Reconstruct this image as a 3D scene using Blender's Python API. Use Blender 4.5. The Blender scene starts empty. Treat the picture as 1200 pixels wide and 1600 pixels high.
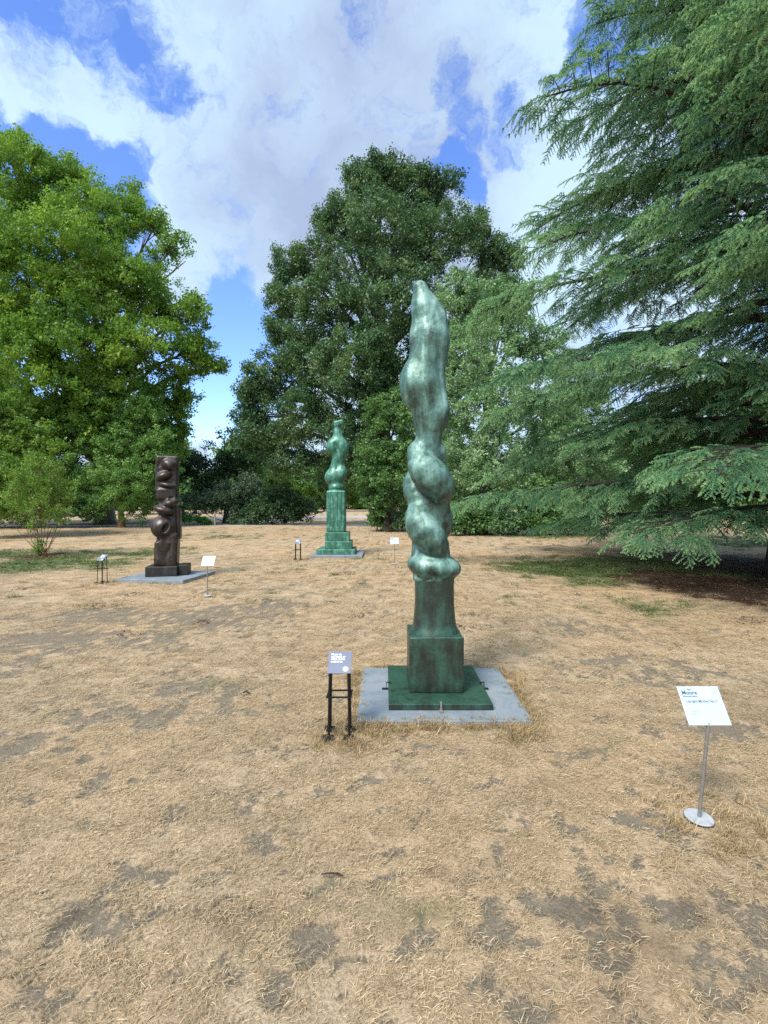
import bpy, bmesh, math, random
import numpy as np
from mathutils import Vector, Matrix, Euler

R = math.radians
random.seed(7)
rng = np.random.default_rng(7)
SC = bpy.context.scene
COL = SC.collection

# ------------------------------------------------------------------ camera
cam_d = bpy.data.cameras.new('camera')
cam_d.sensor_fit = 'VERTICAL'
cam_d.sensor_height = 36.0
cam_d.lens = 18.0
cam_d.shift_y = -18.0 / 1600.0
cam_d.clip_start = 0.05
cam_d.clip_end = 3000
cam = bpy.data.objects.new('camera', cam_d)
cam.location = (0, 0, 1.6)
cam.rotation_euler = (R(90), 0, 0)
COL.objects.link(cam)
SC.camera = cam

# ------------------------------------------------------------------ world
SUN_EL, SUN_AZ = R(50), R(215)      # azimuth measured clockwise from +Y (north)
sun_dir = Vector((math.sin(SUN_AZ) * math.cos(SUN_EL), math.cos(SUN_AZ) * math.cos(SUN_EL), math.sin(SUN_EL)))
W = bpy.data.worlds.new('World')
SC.world = W
W.use_nodes = True


def build_world():
    nt = W.node_tree
    nt.nodes.clear()
    N, L = nt.nodes.new, nt.links.new
    out = N('ShaderNodeOutputWorld')
    bg = N('ShaderNodeBackground')
    bg.inputs['Strength'].default_value = 0.1
    L(bg.outputs[0], out.inputs[0])
    sky = N('ShaderNodeTexSky')
    sky.sky_type = 'NISHITA'
    sky.sun_disc = False
    sky.sun_elevation = SUN_EL
    sky.sun_rotation = SUN_AZ
    sky.air_density = 1.0
    sky.dust_density = 0.3
    sky.ozone_density = 4.5

    def math_n(op, a, b=None, c=None, clamp=False):
        m = N('ShaderNodeMath'); m.operation = op; m.use_clamp = clamp
        for i, v in enumerate((a, b, c)):
            if v is None: continue
            if isinstance(v, (int, float)): m.inputs[i].default_value = v
            else: L(v, m.inputs[i])
        return m.outputs[0]

    def vmath(op, a, b=None):
        m = N('ShaderNodeVectorMath'); m.operation = op
        for i, v in enumerate((a, b)):
            if v is None: continue
            if isinstance(v, (tuple, list)): m.inputs[i].default_value = v
            elif isinstance(v, (int, float)): m.inputs['Scale'].default_value = v
            else: L(v, m.inputs[i])
        return m.outputs['Value'] if op in ('DOT_PRODUCT', 'LENGTH') else m.outputs['Vector']

    def noise(vec, scale, detail, rough=0.55, dist=0.0):
        n = N('ShaderNodeTexNoise')
        L(vec, n.inputs['Vector'])
        n.inputs['Scale'].default_value = scale
        n.inputs['Detail'].default_value = detail
        n.inputs['Roughness'].default_value = rough
        n.inputs['Distortion'].default_value = dist
        return n

    def mrange(v, a, b, c=0.0, d=1.0):
        m = N('ShaderNodeMapRange'); m.interpolation_type = 'SMOOTHSTEP'
        L(v, m.inputs[0])
        for i, x in enumerate((a, b, c, d)): m.inputs[i + 1].default_value = x
        return m.outputs[0]

    tc = N('ShaderNodeTexCoord')
    d = vmath('NORMALIZE', tc.outputs['Generated'])
    # the cloud field bends and stretches like a flat layer seen from below
    warp = noise(d, 2.6, 5, 0.6)
    wv = vmath('SUBTRACT', warp.outputs['Color'], (0.5, 0.5, 0.5))
    wsm = N('ShaderNodeVectorMath'); wsm.operation = 'SCALE'
    L(wv, wsm.inputs[0]); wsm.inputs['Scale'].default_value = 0.16
    fw = noise(d, 11, 6, 0.65)
    fv = vmath('SUBTRACT', fw.outputs['Color'], (0.5, 0.5, 0.5))
    fsm = N('ShaderNodeVectorMath'); fsm.operation = 'SCALE'
    L(fv, fsm.inputs[0]); fsm.inputs['Scale'].default_value = 0.12
    dd = vmath('NORMALIZE', vmath('ADD', vmath('ADD', d, wsm.outputs[0]), fsm.outputs[0]))

    def blob(px, py, rad_deg, soft=0.55, src=dd):
        v = Vector(((px - 600) / 800, 1, (782 - py) / 800)).normalized()
        dp = vmath('DOT_PRODUCT', src, tuple(v))
        return mrange(dp, math.cos(R(rad_deg * (1 + soft))), math.cos(R(rad_deg * (1 - soft))))

    # blue openings in the cloud cover
    hole = None
    for (px, py, r, s, w) in ((60, 275, 9.0, .35, 1.3), (0, 180, 6, .4, 1.0), (130, 255, 4.2, .4, 1.1), (40, 50, 4.2, .5, 1.1), (150, 40, 3, .6, .85), (215, 130, 2.4, .6, .6), (-60, 40, 8, .5, 1.0),
                              (722, 270, 2.1, .5, 1.1), (735, 195, 1.9, .6, .9), (705, 130, 1.6, .6, .55), (330, 600, 5.5, .35, 1.2), (385, 540, 5.0, .4, 1.1), (365, 470, 2.6, .6, .9),
                              (945, 60, 3.2, .6, .95), (570, 50, 1.6, .7, .5), (800, 200, 2.0, .7, .5), (1200, 60, 8, .6, .6),
                              (-500, 200, 22, .5, 1.0), (1900, 300, 18, .5, 1.0), (-100, 500, 12, .6, .8)):
        b = math_n('MULTIPLY', blob(px, py, r, s), w)
        hole = b if hole is None else math_n('MAXIMUM', hole, b)
    # a cloud bank that runs through the left-hand opening
    bank = math_n('MAXIMUM', blob(80, 135, 2.8, .5), blob(150, 160, 2.8, .5))
    bank = math_n('MAXIMUM', bank, math_n('MULTIPLY', blob(15, 115, 2.6, .5), .9))
    hole = math_n('MULTIPLY', hole, math_n('SUBTRACT', 1.0, math_n('MULTIPLY', bank, .95)))
    fb = noise(dd, 3.4, 9, 0.62)
    gen = mrange(fb.outputs['Fac'], 0.36, 0.50)           # 1 = cloud
    wisp = noise(dd, 9.0, 9, 0.68)
    wsp = mrange(wisp.outputs['Fac'], 0.25, 0.75, -0.62, 0.62)
    cover = math_n('SUBTRACT', math_n('ADD', 0.92, wsp), math_n('MULTIPLY', hole, 1.02))
    front = vmath('DOT_PRODUCT', d, (0, 1, 0))
    cover = mrange(cover, -0.05, 0.88)
    away = mrange(front, 0.1, 0.45)                       # behind the viewer the layer is plain broken cloud
    mixc = N('ShaderNodeMix'); mixc.data_type = 'FLOAT'
    L(away, mixc.inputs[0]); L(gen, mixc.inputs[2]); L(cover, mixc.inputs[3])
    cov = mixc.outputs[0]
    # thick, greyer parts of the layer
    thick = math_n('MAXIMUM', blob(560, 300, 13, .7), math_n('MULTIPLY', blob(470, 220, 9, .8), .8))
    thick = math_n('MAXIMUM', thick, math_n('MULTIPLY', blob(330, 470, 9, .7), .45))
    tn = noise(dd, 3.2, 8, 0.55)
    thick = math_n('ADD', math_n('MULTIPLY', thick, 0.75), mrange(tn.outputs['Fac'], 0.38, 0.70, -0.25, 0.45), clamp=True)
    cc = N('ShaderNodeMix'); cc.data_type = 'RGBA'
    L(thick, cc.inputs[0])
    cc.inputs[6].default_value = (3.55, 4.75, 5.8, 1)
    cc.inputs[7].default_value = (2.3, 2.85, 4.1, 1)
    # deepen the blue
    hs = N('ShaderNodeHueSaturation'); hs.inputs['Saturation'].default_value = 1.14
    hs.inputs['Hue'].default_value = 0.513
    hs.inputs['Value'].default_value = 1.7
    L(sky.outputs[0], hs.inputs['Color'])
    fin = N('ShaderNodeMix'); fin.data_type = 'RGBA'
    L(cov, fin.inputs[0]); L(hs.outputs[0], fin.inputs[6]); L(cc.outputs[2], fin.inputs[7])
    L(fin.outputs[2], bg.inputs['Color'])


build_world()
sun_d = bpy.data.lights.new('sun', 'SUN')
sun_d.energy = 2.9
sun_d.angle = R(20)
sun_d.color = (1.0, 0.935, 0.83)
sun = bpy.data.objects.new('sun', sun_d)
sun.rotation_euler = sun_dir.to_track_quat('Z', 'Y').to_euler()
COL.objects.link(sun)

SC.view_settings.view_transform = 'Standard'
SC.view_settings.look = 'None'
SC.view_settings.exposure = 0.97
SC.view_settings.gamma = 1.0
SC.view_settings.use_curve_mapping = False
SC.render.engine = 'CYCLES'
SC.cycles.use_denoising = False
SC.cycles.max_bounces = 6
SC.cycles.diffuse_bounces = 4
SC.cycles.glossy_bounces = 2
SC.cycles.transmission_bounces = 3
SC.cycles.transparent_max_bounces = 4

# ------------------------------------------------------------------ helpers


def GP(px, py, h=0.0):
    """ground point (height h) seen at photo pixel px,py: used only to read distances off the photo"""
    Y = (1.6 - h) * 800.0 / (py - 782.0)
    return ((px - 600.0) / 800.0 * Y, Y)


def tag(o, label=None, cat=None, group=None, kind=None):
    if label: o['label'] = label
    if cat: o['category'] = cat
    if group: o['group'] = group
    if kind: o['kind'] = kind
    return o


def empty(name, loc=(0, 0, 0), rz=0.0):
    o = bpy.data.objects.new(name, None)
    o.location = loc
    o.rotation_euler = (0, 0, rz)
    o.empty_display_size = 0.2
    COL.objects.link(o)
    return o


def obj(name, me, mat=None, parent=None, loc=(0, 0, 0), rot=(0, 0, 0)):
    if isinstance(me, bmesh.types.BMesh):
        bm = me
        me = bpy.data.meshes.new(name)
        bm.to_mesh(me)
        bm.free()
    if mat: 
        me.materials.clear(); me.materials.append(mat)
    o = bpy.data.objects.new(name, me)
    COL.objects.link(o)
    if parent: o.parent = parent
    o.location = loc
    o.rotation_euler = rot
    return o


def mesh_from(name, v, f, smooth=False):
    """f: (n,k) int array"""
    v = np.asarray(v, dtype=np.float32); f = np.asarray(f, dtype=np.int32)
    me = bpy.data.meshes.new(name)
    me.vertices.add(len(v)); me.vertices.foreach_set('co', v.ravel())
    k = f.shape[1]
    me.loops.add(f.size); me.loops.foreach_set('vertex_index', f.ravel())
    me.polygons.add(len(f))
    me.polygons.foreach_set('loop_start', np.arange(0, f.size, k, dtype=np.int32))
    me.polygons.foreach_set('loop_total', np.full(len(f), k, dtype=np.int32))
    if smooth: me.polygons.foreach_set('use_smooth', np.ones(len(f), dtype=bool))
    me.update(calc_edges=True)
    return me


def box(bm, c, s, bev=0.0, rot=None, seg=2):
    r = bmesh.ops.create_cube(bm, size=1.0)
    vs = r['verts']
    for v in vs:
        v.co = Vector((v.co.x * s[0], v.co.y * s[1], v.co.z * s[2]))
    if bev > 0:
        es = list({e for v in vs for e in v.link_edges})
        rr = bmesh.ops.bevel(bm, geom=es, offset=bev, segments=seg, affect='EDGES', profile=0.5)
        vs = list({v for f in rr['faces'] for v in f.verts} | {v for v in vs if v.is_valid})
    M = Matrix.Translation(c)
    if rot: M = M @ Euler(rot).to_matrix().to_4x4()
    for v in vs: v.co = M @ v.co
    return bm


def new_box(c, s, bev=0.0, rot=None, seg=2):
    return box(bmesh.new(), c, s, bev, rot, seg)


def tube_arrays(path, radii, sides=6):
    path = [Vector(p) for p in path]
    V, F = [], []
    n = len(path)
    prev = None
    for i, p in enumerate(path):
        t = (path[min(i + 1, n - 1)] - path[max(i - 1, 0)]).normalized()
        ref = prev if prev is not None else (Vector((1, 0, 0)) if abs(t.x) < .9 else Vector((0, 1, 0)))
        u = (ref - t * ref.dot(t))
        if u.length < 1e-5: u = t.orthogonal()
        u.normalize(); prev = u
        w = t.cross(u)
        for k in range(sides):
            a = 2 * math.pi * k / sides
            V.append(p + (u * math.cos(a) + w * math.sin(a)) * radii[i])
    for i in range(n - 1):
        for k in range(sides):
            k2 = (k + 1) % sides
            F.append((i * sides + k, i * sides + k2, (i + 1) * sides + k2, (i + 1) * sides + k))
    return V, F


class Tubes:
    def __init__(s): s.V = []; s.F = []
    def add(s, path, radii, sides=6):
        V, F = tube_arrays(path, radii, sides)
        o = len(s.V)
        s.V += [tuple(v) for v in V]
        s.F += [tuple(i + o for i in f) for f in F]
    def build(s, name, mat, parent=None):
        me = mesh_from(name, np.array(s.V), np.array(s.F), True)
        return obj(name, me, mat, parent)


# ---- value noise in numpy
_perm = np.random.default_rng(3).permutation(4096)


def _h(ix, iy, iz=0):
    return _perm[(_perm[(_perm[ix & 4095] + iy) & 4095] + iz) & 4095] / 4095.0


def vnoise(x, y, z=None):
    x = np.asarray(x, float); y = np.asarray(y, float)
    ix = np.floor(x).astype(int); iy = np.floor(y).astype(int)
    fx = x - ix; fy = y - iy
    fx = fx * fx * (3 - 2 * fx); fy = fy * fy * (3 - 2 * fy)
    if z is None:
        a = _h(ix, iy) * (1 - fx) + _h(ix + 1, iy) * fx
        b = _h(ix, iy + 1) * (1 - fx) + _h(ix + 1, iy + 1) * fx
        return a * (1 - fy) + b * fy
    z = np.asarray(z, float)
    iz = np.floor(z).astype(int); fz = z - iz; fz = fz * fz * (3 - 2 * fz)
    def pl(k):
        a = _h(ix, iy, k) * (1 - fx) + _h(ix + 1, iy, k) * fx
        b = _h(ix, iy + 1, k) * (1 - fx) + _h(ix + 1, iy + 1, k) * fx
        return a * (1 - fy) + b * fy
    return pl(iz) * (1 - fz) + pl(iz + 1) * fz


def fbm(x, y, o=4, z=None):
    s = 0; a = 1; t = 0
    for i in range(o):
        s = s + a * vnoise(x * 2 ** i + 17 * i, y * 2 ** i + 31 * i, None if z is None else z * 2 ** i)
        t += a; a *= .55
    return s / t


# ------------------------------------------------------------------ materials
class MatB:
    def __init__(s, name):
        s.m = bpy.data.materials.new(name); s.m.use_nodes = True
        s.nt = s.m.node_tree; s.nt.nodes.clear()
        s.out = s.n('ShaderNodeOutputMaterial')
    def n(s, t, **kw):
        x = s.nt.nodes.new(t)
        for k, v in kw.items(): setattr(x, k, v)
        return x
    def l(s, a, b): s.nt.links.new(a, b)
    def noise(s, scale, detail=4, rough=.55, vec=None, dist=0):
        x = s.n('ShaderNodeTexNoise')
        x.inputs['Scale'].default_value = scale; x.inputs['Detail'].default_value = detail
        x.inputs['Roughness'].default_value = rough; x.inputs['Distortion'].default_value = dist
        if vec is not None: s.l(vec, x.inputs['Vector'])
        return x.outputs['Fac']
    def ramp(s, fac, stops):
        r = s.n('ShaderNodeValToRGB')
        e = r.color_ramp.elements
        while len(e) < len(stops): e.new(.5)
        for i, (p, c) in enumerate(stops):
            e[i].position = p; e[i].color = (*c, 1) if len(c) == 3 else c
        s.l(fac, r.inputs[0]); return r.outputs[0]
    def mix(s, fac, a, b, mode='MIX'):
        x = s.n('ShaderNodeMix', data_type='RGBA', blend_type=mode)
        for sock, v in ((x.inputs[0], fac), (x.inputs[6], a), (x.inputs[7], b)):
            if isinstance(v, (int, float)): sock.default_value = v
            elif isinstance(v, (tuple, list)): sock.default_value = (*v, 1)
            else: s.l(v, sock)
        return x.outputs[2]
    def math(s, op, a, b=None, clamp=False):
        x = s.n('ShaderNodeMath', operation=op, use_clamp=clamp)
        for i, v in enumerate((a, b)):
            if v is None: continue
            if isinstance(v, (int, float)): x.inputs[i].default_value = v
            else: s.l(v, x.inputs[i])
        return x.outputs[0]
    def rng(s, v, a, b, c=0., d=1.):
        x = s.n('ShaderNodeMapRange'); s.l(v, x.inputs[0])
        for i, q in enumerate((a, b, c, d)): x.inputs[i + 1].default_value = q
        return x.outputs[0]
    def obj_vec(s): return s.n('ShaderNodeTexCoord').outputs['Object']
    def bump(s, h, strength=.3, dist=.01):
        b = s.n('ShaderNodeBump'); b.inputs['Strength'].default_value = strength
        b.inputs['Distance'].default_value = dist; s.l(h, b.inputs['Height']); return b.outputs[0]
    def principled(s, color, rough=.6, metal=0., bump=None, spec=.5):
        p = s.n('ShaderNodeBsdfPrincipled')
        for k, v in (('Base Color', color), ('Roughness', rough), ('Metallic', metal)):
            if isinstance(v, (int, float)): p.inputs[k].default_value = v
            elif isinstance(v, (tuple, list)): p.inputs[k].default_value = (*v, 1)
            else: s.l(v, p.inputs[k])
        p.inputs['Specular IOR Level'].default_value = spec
        if bump is not None: s.l(bump, p.inputs['Normal'])
        s.l(p.outputs[0], s.out.inputs[0]); return p


def leaf_mat(name, c1, c2, c3, trans=.3, rough=.45, spec=.35, wr=.35, wt=.35):
    b = MatB(name)
    oi = b.n('ShaderNodeObjectInfo')
    at = b.n('ShaderNodeAttribute', attribute_name='tone', attribute_type='GEOMETRY')
    geo = b.n('ShaderNodeNewGeometry')
    big = b.noise(.35, 3, .6, geo.outputs['Position'])
    f = b.math('ADD', b.math('MULTIPLY', oi.outputs['Random'], wr), b.math('MULTIPLY', at.outputs['Fac'], wt))
    f = b.math('ADD', f, b.rng(big, .35, .65, 0, .3))
    col = b.ramp(f, [(0.1, c1), (.5, c2), (.95, c3)])
    p = b.n('ShaderNodeBsdfPrincipled')
    b.l(col, p.inputs['Base Color']); p.inputs['Roughness'].default_value = rough
    p.inputs['Specular IOR Level'].default_value = spec
    t = b.n('ShaderNodeBsdfTranslucent')
    b.l(b.mix(.55, col, (.9, 1.0, .25), 'MULTIPLY'), t.inputs[0])
    # thin leaves: part of the light passes through
    m = b.n('ShaderNodeMixShader'); m.inputs[0].default_value = trans
    b.l(p.outputs[0], m.inputs[1]); b.l(t.outputs[0], m.inputs[2])
    b.l(m.outputs[0], b.out.inputs[0])
    return b.m


def bark_mat(name, c1, c2, scale=6):
    b = MatB(name)
    v = b.n('ShaderNodeMapping'); b.l(b.obj_vec(), v.inputs[0]); v.inputs['Scale'].default_value = (1, 1, .3)
    n = b.noise(scale, 6, .65, v.outputs[0])
    b.principled(b.ramp(n, [(.3, c1), (.7, c2)]), .9, 0, b.bump(n, .8, .03))
    return b.m


def bronze_mat(name, dark, mid, light, scale=1.0, rough=(.28, .55), metal=.35, top_amt=.75):
    b = MatB(name)
    ov = b.obj_vec()
    mp = b.n('ShaderNodeMapping'); b.l(ov, mp.inputs[0]); mp.inputs['Scale'].default_value = (1, 1, .22)
    streak = b.noise(13 * scale, 6, .65, mp.outputs[0], .4)
    blot = b.noise(5 * scale, 7, .68, ov, .6)
    fine = b.noise(60 * scale, 5, .7, ov)
    geo = b.n('ShaderNodeNewGeometry')
    sep = b.n('ShaderNodeSeparateXYZ'); b.l(geo.outputs['Normal'], sep.inputs[0])
    # rain-washed upward faces carry more of the pale verdigris, which stays with the casting
    up = b.rng(sep.outputs['Z'], -.5, .75, 0, 1)
    f = b.math('ADD', b.math('MULTIPLY', up, top_amt * .55), b.math('MULTIPLY', b.rng(streak, .34, .66), .5))
    f = b.math('ADD', f, b.rng(blot, .3, .7, -.22, .3))
    f = b.math('ADD', f, b.rng(fine, .3, .7, -.08, .08), clamp=True)
    col = b.ramp(f, [(.12, dark), (.5, mid), (.92, light)])
    rg = b.rng(b.math('ADD', blot, b.math('MULTIPLY', fine, .5)), .5, 1.0, rough[0], rough[1])
    pits = b.n('ShaderNodeTexVoronoi'); pits.inputs['Scale'].default_value = 45 * scale; b.l(ov, pits.inputs['Vector'])
    pit = b.rng(pits.outputs['Distance'], 0, .35, 0, 1)
    h = b.math('ADD', b.math('MULTIPLY', fine, .8), b.math('ADD', b.math('MULTIPLY', blot, 1.5), b.math('MULTIPLY', pit, .25)))
    b.principled(col, rg, metal, b.bump(h, .26, .012), .55)
    return b.m


def simple_mat(name, c1, c2, scale=20, rough=.6, metal=0, bump=.2, spec=.5):
    b = MatB(name)
    n = b.noise(scale, 5, .6, b.obj_vec())
    b.principled(b.ramp(n, [(.3, c1), (.7, c2)]), rough, metal, b.bump(n, bump, .004), spec)
    return b.m


M = {}
M['bronze_green'] = bronze_mat('bronze_green', (.026, .042, .032), (.080, .175, .142), (.26, .42, .37), rough=(.34, .52), metal=.2)
M['bronze_base'] = bronze_mat('bronze_base', (.014, .019, .014), (.026, .040, .030), (.035, .10, .068), rough=(.25, .5), metal=.25, top_amt=1.1)
M['bronze_far'] = bronze_mat('bronze_far', (.018, .068, .045), (.045, .165, .112), (.16, .38, .30), rough=(.3, .5), metal=.2)
M['bronze_brown'] = bronze_mat('bronze_brown', (.015, .011, .009), (.040, .030, .024), (.11, .09, .08), rough=(.28, .45), metal=.4)
M['bronze_black'] = bronze_mat('bronze_black', (.010, .009, .008), (.022, .019, .016), (.05, .045, .04), rough=(.4, .6), metal=.2)
def slab_mat():
    b = MatB('slab_grey'); ov = b.obj_vec()
    n = b.noise(3.5, 8, .7, ov, .8); f = b.noise(90, 4, .7, ov)
    c = b.ramp(n, [(.3, (.13, .165, .20)), (.55, (.20, .245, .285)), (.75, (.27, .29, .30))])
    c = b.mix(b.rng(f, .45, .75, 0, .45), c, (.32, .31, .28))
    b.principled(c, b.rng(n, .3, .7, .55, .85), 0, b.bump(b.math('ADD', n, f), .35, .006)); return b.m
M['slab'] = slab_mat()
M['steel'] = simple_mat('steel', (.20, .19, .18), (.30, .285, .27), 60, .45, .4, .05)
M['pale_metal'] = simple_mat('pale_metal', (.36, .39, .42), (.46, .49, .52), 30, .6, .1, .1)
M['black_metal'] = simple_mat('black_metal', (.006, .006, .007), (.014, .013, .014), 80, .45, .2, .1)
M['white_plate'] = simple_mat('white_plate', (.42, .50, .57), (.45, .53, .59), 5, .35, 0, .02)
M['ink_blue'] = simple_mat('ink_blue', (.05, .10, .16), (.06, .12, .18), 5, .6, 0, 0)
M['ink_grey'] = simple_mat('ink_grey', (.30, .36, .42), (.33, .38, .44), 5, .6, 0, 0)
M['grey_plate'] = simple_mat('grey_plate', (.16, .18, .25), (.19, .21, .28), 5, .25, 0, .02)
M['white_ink'] = simple_mat('white_ink', (.85, .87, .9), (.9, .9, .92), 5, .5, 0, 0)
M['wood_post'] = simple_mat('post_wood', (.35, .32, .27), (.5, .47, .4), 30, .8, 0, .3)
M['twig'] = simple_mat('twig_bark', (.015, .01, .008), (.04, .028, .02), 50, .8, 0, .5)

M['bark_grey'] = bark_mat('bark_grey', (.05, .045, .035), (.16, .14, .11))
M['bark_plane'] = bark_mat('bark_plane', (.09, .08, .055), (.26, .24, .18), 3)
M['bark_red'] = bark_mat('bark_red', (.10, .045, .025), (.24, .12, .07))
M['bark_dark'] = bark_mat('bark_dark', (.018, .014, .011), (.06, .048, .038))
M['leaf_plane'] = leaf_mat('leaf_plane', (.075, .165, .03), (.175, .33, .05), (.38, .52, .085), .5)
M['leaf_oak'] = leaf_mat('leaf_oak', (.036, .088, .040), (.088, .178, .074), (.22, .32, .13), .30, .4)
M['leaf_whitebeam'] = leaf_mat('leaf_whitebeam', (.09, .19, .08), (.21, .37, .17), (.44, .58, .36), .3)
M['leaf_green'] = leaf_mat('leaf_green', (.05, .13, .045), (.115, .24, .075), (.24, .39, .13), .36)
M['leaf_dark'] = leaf_mat('leaf_dark', (.02, .055, .026), (.05, .11, .045), (.11, .19, .07), .25)
M['leaf_yellow'] = leaf_mat('leaf_yellow', (.08, .17, .03), (.17, .30, .05), (.33, .46, .11), .42)
M['leaf_bright'] = leaf_mat('leaf_bright', (.05, .17, .03), (.09, .27, .05), (.15, .38, .09), .35)
M['leaf_birch'] = leaf_mat('leaf_birch', (.08, .18, .05), (.18, .35, .09), (.36, .53, .18), .42)
M['leaf_greygreen'] = leaf_mat('leaf_greygreen', (.05, .10, .055), (.11, .19, .11), (.24, .32, .20), .22)
M['needle'] = leaf_mat('cedar_needle', (.022, .085, .052), (.11, .28, .145), (.42, .63, .31), .22, .5, .3, .25, .65)  # wide dark-to-pale range carries the painted lit tips and shaded inner needles


def grass_mat(name, trans=.15):
    b = MatB(name)
    at = b.n('ShaderNodeAttribute', attribute_name='Col')
    oi = b.n('ShaderNodeObjectInfo')
    v = b.rng(oi.outputs['Random'], 0, 1, .78, 1.12)
    geo = b.n('ShaderNodeNewGeometry')
    big = b.noise(.9, 4, .6, geo.outputs['Position'])
    c = b.mix(1.0, at.outputs['Color'], b.ramp(big, [(.35, (.80, .76, .70)), (.65, (1.05, 1.0, .95))]), 'MULTIPLY')
    hv = b.n('ShaderNodeHueSaturation'); b.l(c, hv.inputs['Color']); b.l(v, hv.inputs['Value'])
    p = b.n('ShaderNodeBsdfPrincipled'); b.l(hv.outputs[0], p.inputs['Base Color']); p.inputs['Roughness'].default_value = .6
    p.inputs['Specular IOR Level'].default_value = .25
    t = b.n('ShaderNodeBsdfTranslucent'); b.l(hv.outputs[0], t.inputs[0])
    m = b.n('ShaderNodeMixShader'); m.inputs[0].default_value = trans
    b.l(p.outputs[0], m.inputs[1]); b.l(t.outputs[0], m.inputs[2]); b.l(m.outputs[0], b.out.inputs[0])
    return b.m


M['blade'] = grass_mat('grass_blade')
M['litter'] = grass_mat('litter', .05)

# ------------------------------------------------------------------ ground
# dark worn patches read off the photo: px, py, half-width px, half-height px, strength
PATCH = [(330, 965, 110, 18, .9), (160, 965, 120, 16, .75), (90, 1000, 110, 25, .8), (220, 1000, 90, 16, .7), (30, 1040, 60, 20, .6), (410, 950, 60, 14, .6),
         (300, 1075, 110, 22, .6), (120, 1120, 130, 30, .6), (390, 1100, 60, 20, .5), (30, 1170, 70, 25, .65), (150, 1225, 30, 16, .95), (50, 1245, 22, 9, .85),
         (270, 1270, 22, 14, .95), (140, 1290, 20, 8, .8), (185, 1355, 26, 12, .95), (60, 1396, 16, 8, .9), (245, 1365, 25, 10, .8), (330, 1370, 24, 10, .8),
         (110, 1470, 44, 32, .95), (410, 1315, 40, 30, .85), (500, 1360, 50, 25, .75), (490, 1480, 34, 34, .95), (340, 1530, 55, 26, .9), (430, 1545, 34, 30, .9),
         (275, 1520, 22, 12, .8), (360, 1590, 40, 18, .7), (225, 1120, 60, 20, .6), (620, 1335, 22, 18, .95), (870, 1265, 18, 20, .7), (970, 1278, 40, 12, .75),
         (880, 1370, 60, 20, .75), (1010, 1350, 40, 18, .9), (790, 1370, 25, 10, .7), (840, 1410, 70, 26, .95), (770, 1450, 60, 30, .9), (690, 1470, 45, 26, .95),
         (950, 1440, 60, 40, .85), (1060, 1430, 40, 34, .9), (1120, 1500, 60, 40, .75), (750, 1530, 18, 8, .95), (970, 1500, 40, 24, .8), (1090, 1560, 70, 40, .7),
         (1180, 1450, 40, 30, .6), (1150, 1140, 60, 40, .45), (900, 1180, 50, 14, .45), (1130, 1180, 40, 20, .5), (840, 1590, 50, 20, .7), (950, 1180, 40, 16, .4),
         (1000, 1040, 110, 22, .45), (900, 980, 80, 12, .4), (560, 1215, 40, 14, .3), (660, 960, 60, 8, .3), (980, 1060, 80, 16, .4)]
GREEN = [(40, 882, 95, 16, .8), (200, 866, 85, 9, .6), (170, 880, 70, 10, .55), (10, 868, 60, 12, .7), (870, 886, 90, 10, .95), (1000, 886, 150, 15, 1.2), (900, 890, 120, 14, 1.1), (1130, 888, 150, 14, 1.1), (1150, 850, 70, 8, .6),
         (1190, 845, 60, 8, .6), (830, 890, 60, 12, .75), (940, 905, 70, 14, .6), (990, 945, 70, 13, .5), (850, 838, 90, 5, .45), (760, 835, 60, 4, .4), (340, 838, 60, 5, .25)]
MULCH = [(1120, 915, 130, 24, 1.0), (1060, 902, 80, 12, .8), (1180, 930, 90, 30, .9), (1000, 910, 40, 12, .45), (1250, 900, 120, 40, 1.0), (68, 868, 38, 5, 1.0), (150, 820, 60, 7, .7), (80, 822, 80, 5, .8)]


PATCH = [(a, b, c, d, w + (.45 if b < 1060 else .3 if b < 1180 else 0.08)) for a, b, c, d, w in PATCH]


def blobs(x, y, L):
    n1 = fbm(x * 1.7, y * 1.7, 4) - .5
    s = np.zeros_like(x)
    for (px, py, rx, ry, w) in L:
        cx, cy = GP(px, py)
        sx = rx / 800 * cy
        y0 = GP(px, py + ry)[1]; y1 = GP(px, py - ry)[1] if py - ry > 790 else cy * 1.6
        sy = np.where(y > cy, y1 - cy, cy - y0)
        q = np.sqrt(((x - cx) / sx) ** 2 + ((y - cy) / sy) ** 2)
        k = np.clip(1.45 - q, 0, 1) * w
        s = np.maximum(s, k)
    return s


def masks(x, y):  # bare, green, mulch
    x = np.asarray(x, float); y = np.asarray(y, float)
    b = blobs(x, y, PATCH)
    n = fbm(x * 5.5, y * 5.5, 5); n2 = fbm(x * 1.3 + 9, y * 1.3, 3)
    n3 = fbm(x * 14 + 3, y * 14, 4)
    bare = np.clip((b * 1.0 + (n - .5) * 2.8 + (n3 - .5) * 3.2 - .44 + .16 * (n2 - .5)) * 2.3, 0, 1)
    bare = np.maximum(bare, np.clip((n * .6 + n3 * .4 - .60) * 12, 0, .8) * np.clip((n2 - .36) * 5, 0, 1))
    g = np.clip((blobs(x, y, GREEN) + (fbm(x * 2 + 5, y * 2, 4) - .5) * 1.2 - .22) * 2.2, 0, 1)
    m = np.clip((blobs(x, y, MULCH) + (fbm(x * 2.5 + 15, y * 2.5, 4) - .5) * 1.3 - .25) * 2.4, 0, 1)
    return bare, g, m


def axis(lim, fine, step, grow):
    a = [0.0]; s = step
    while a[-1] < lim:
        if a[-1] > fine: s *= grow
        a.append(a[-1] + s)
    return a


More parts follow.
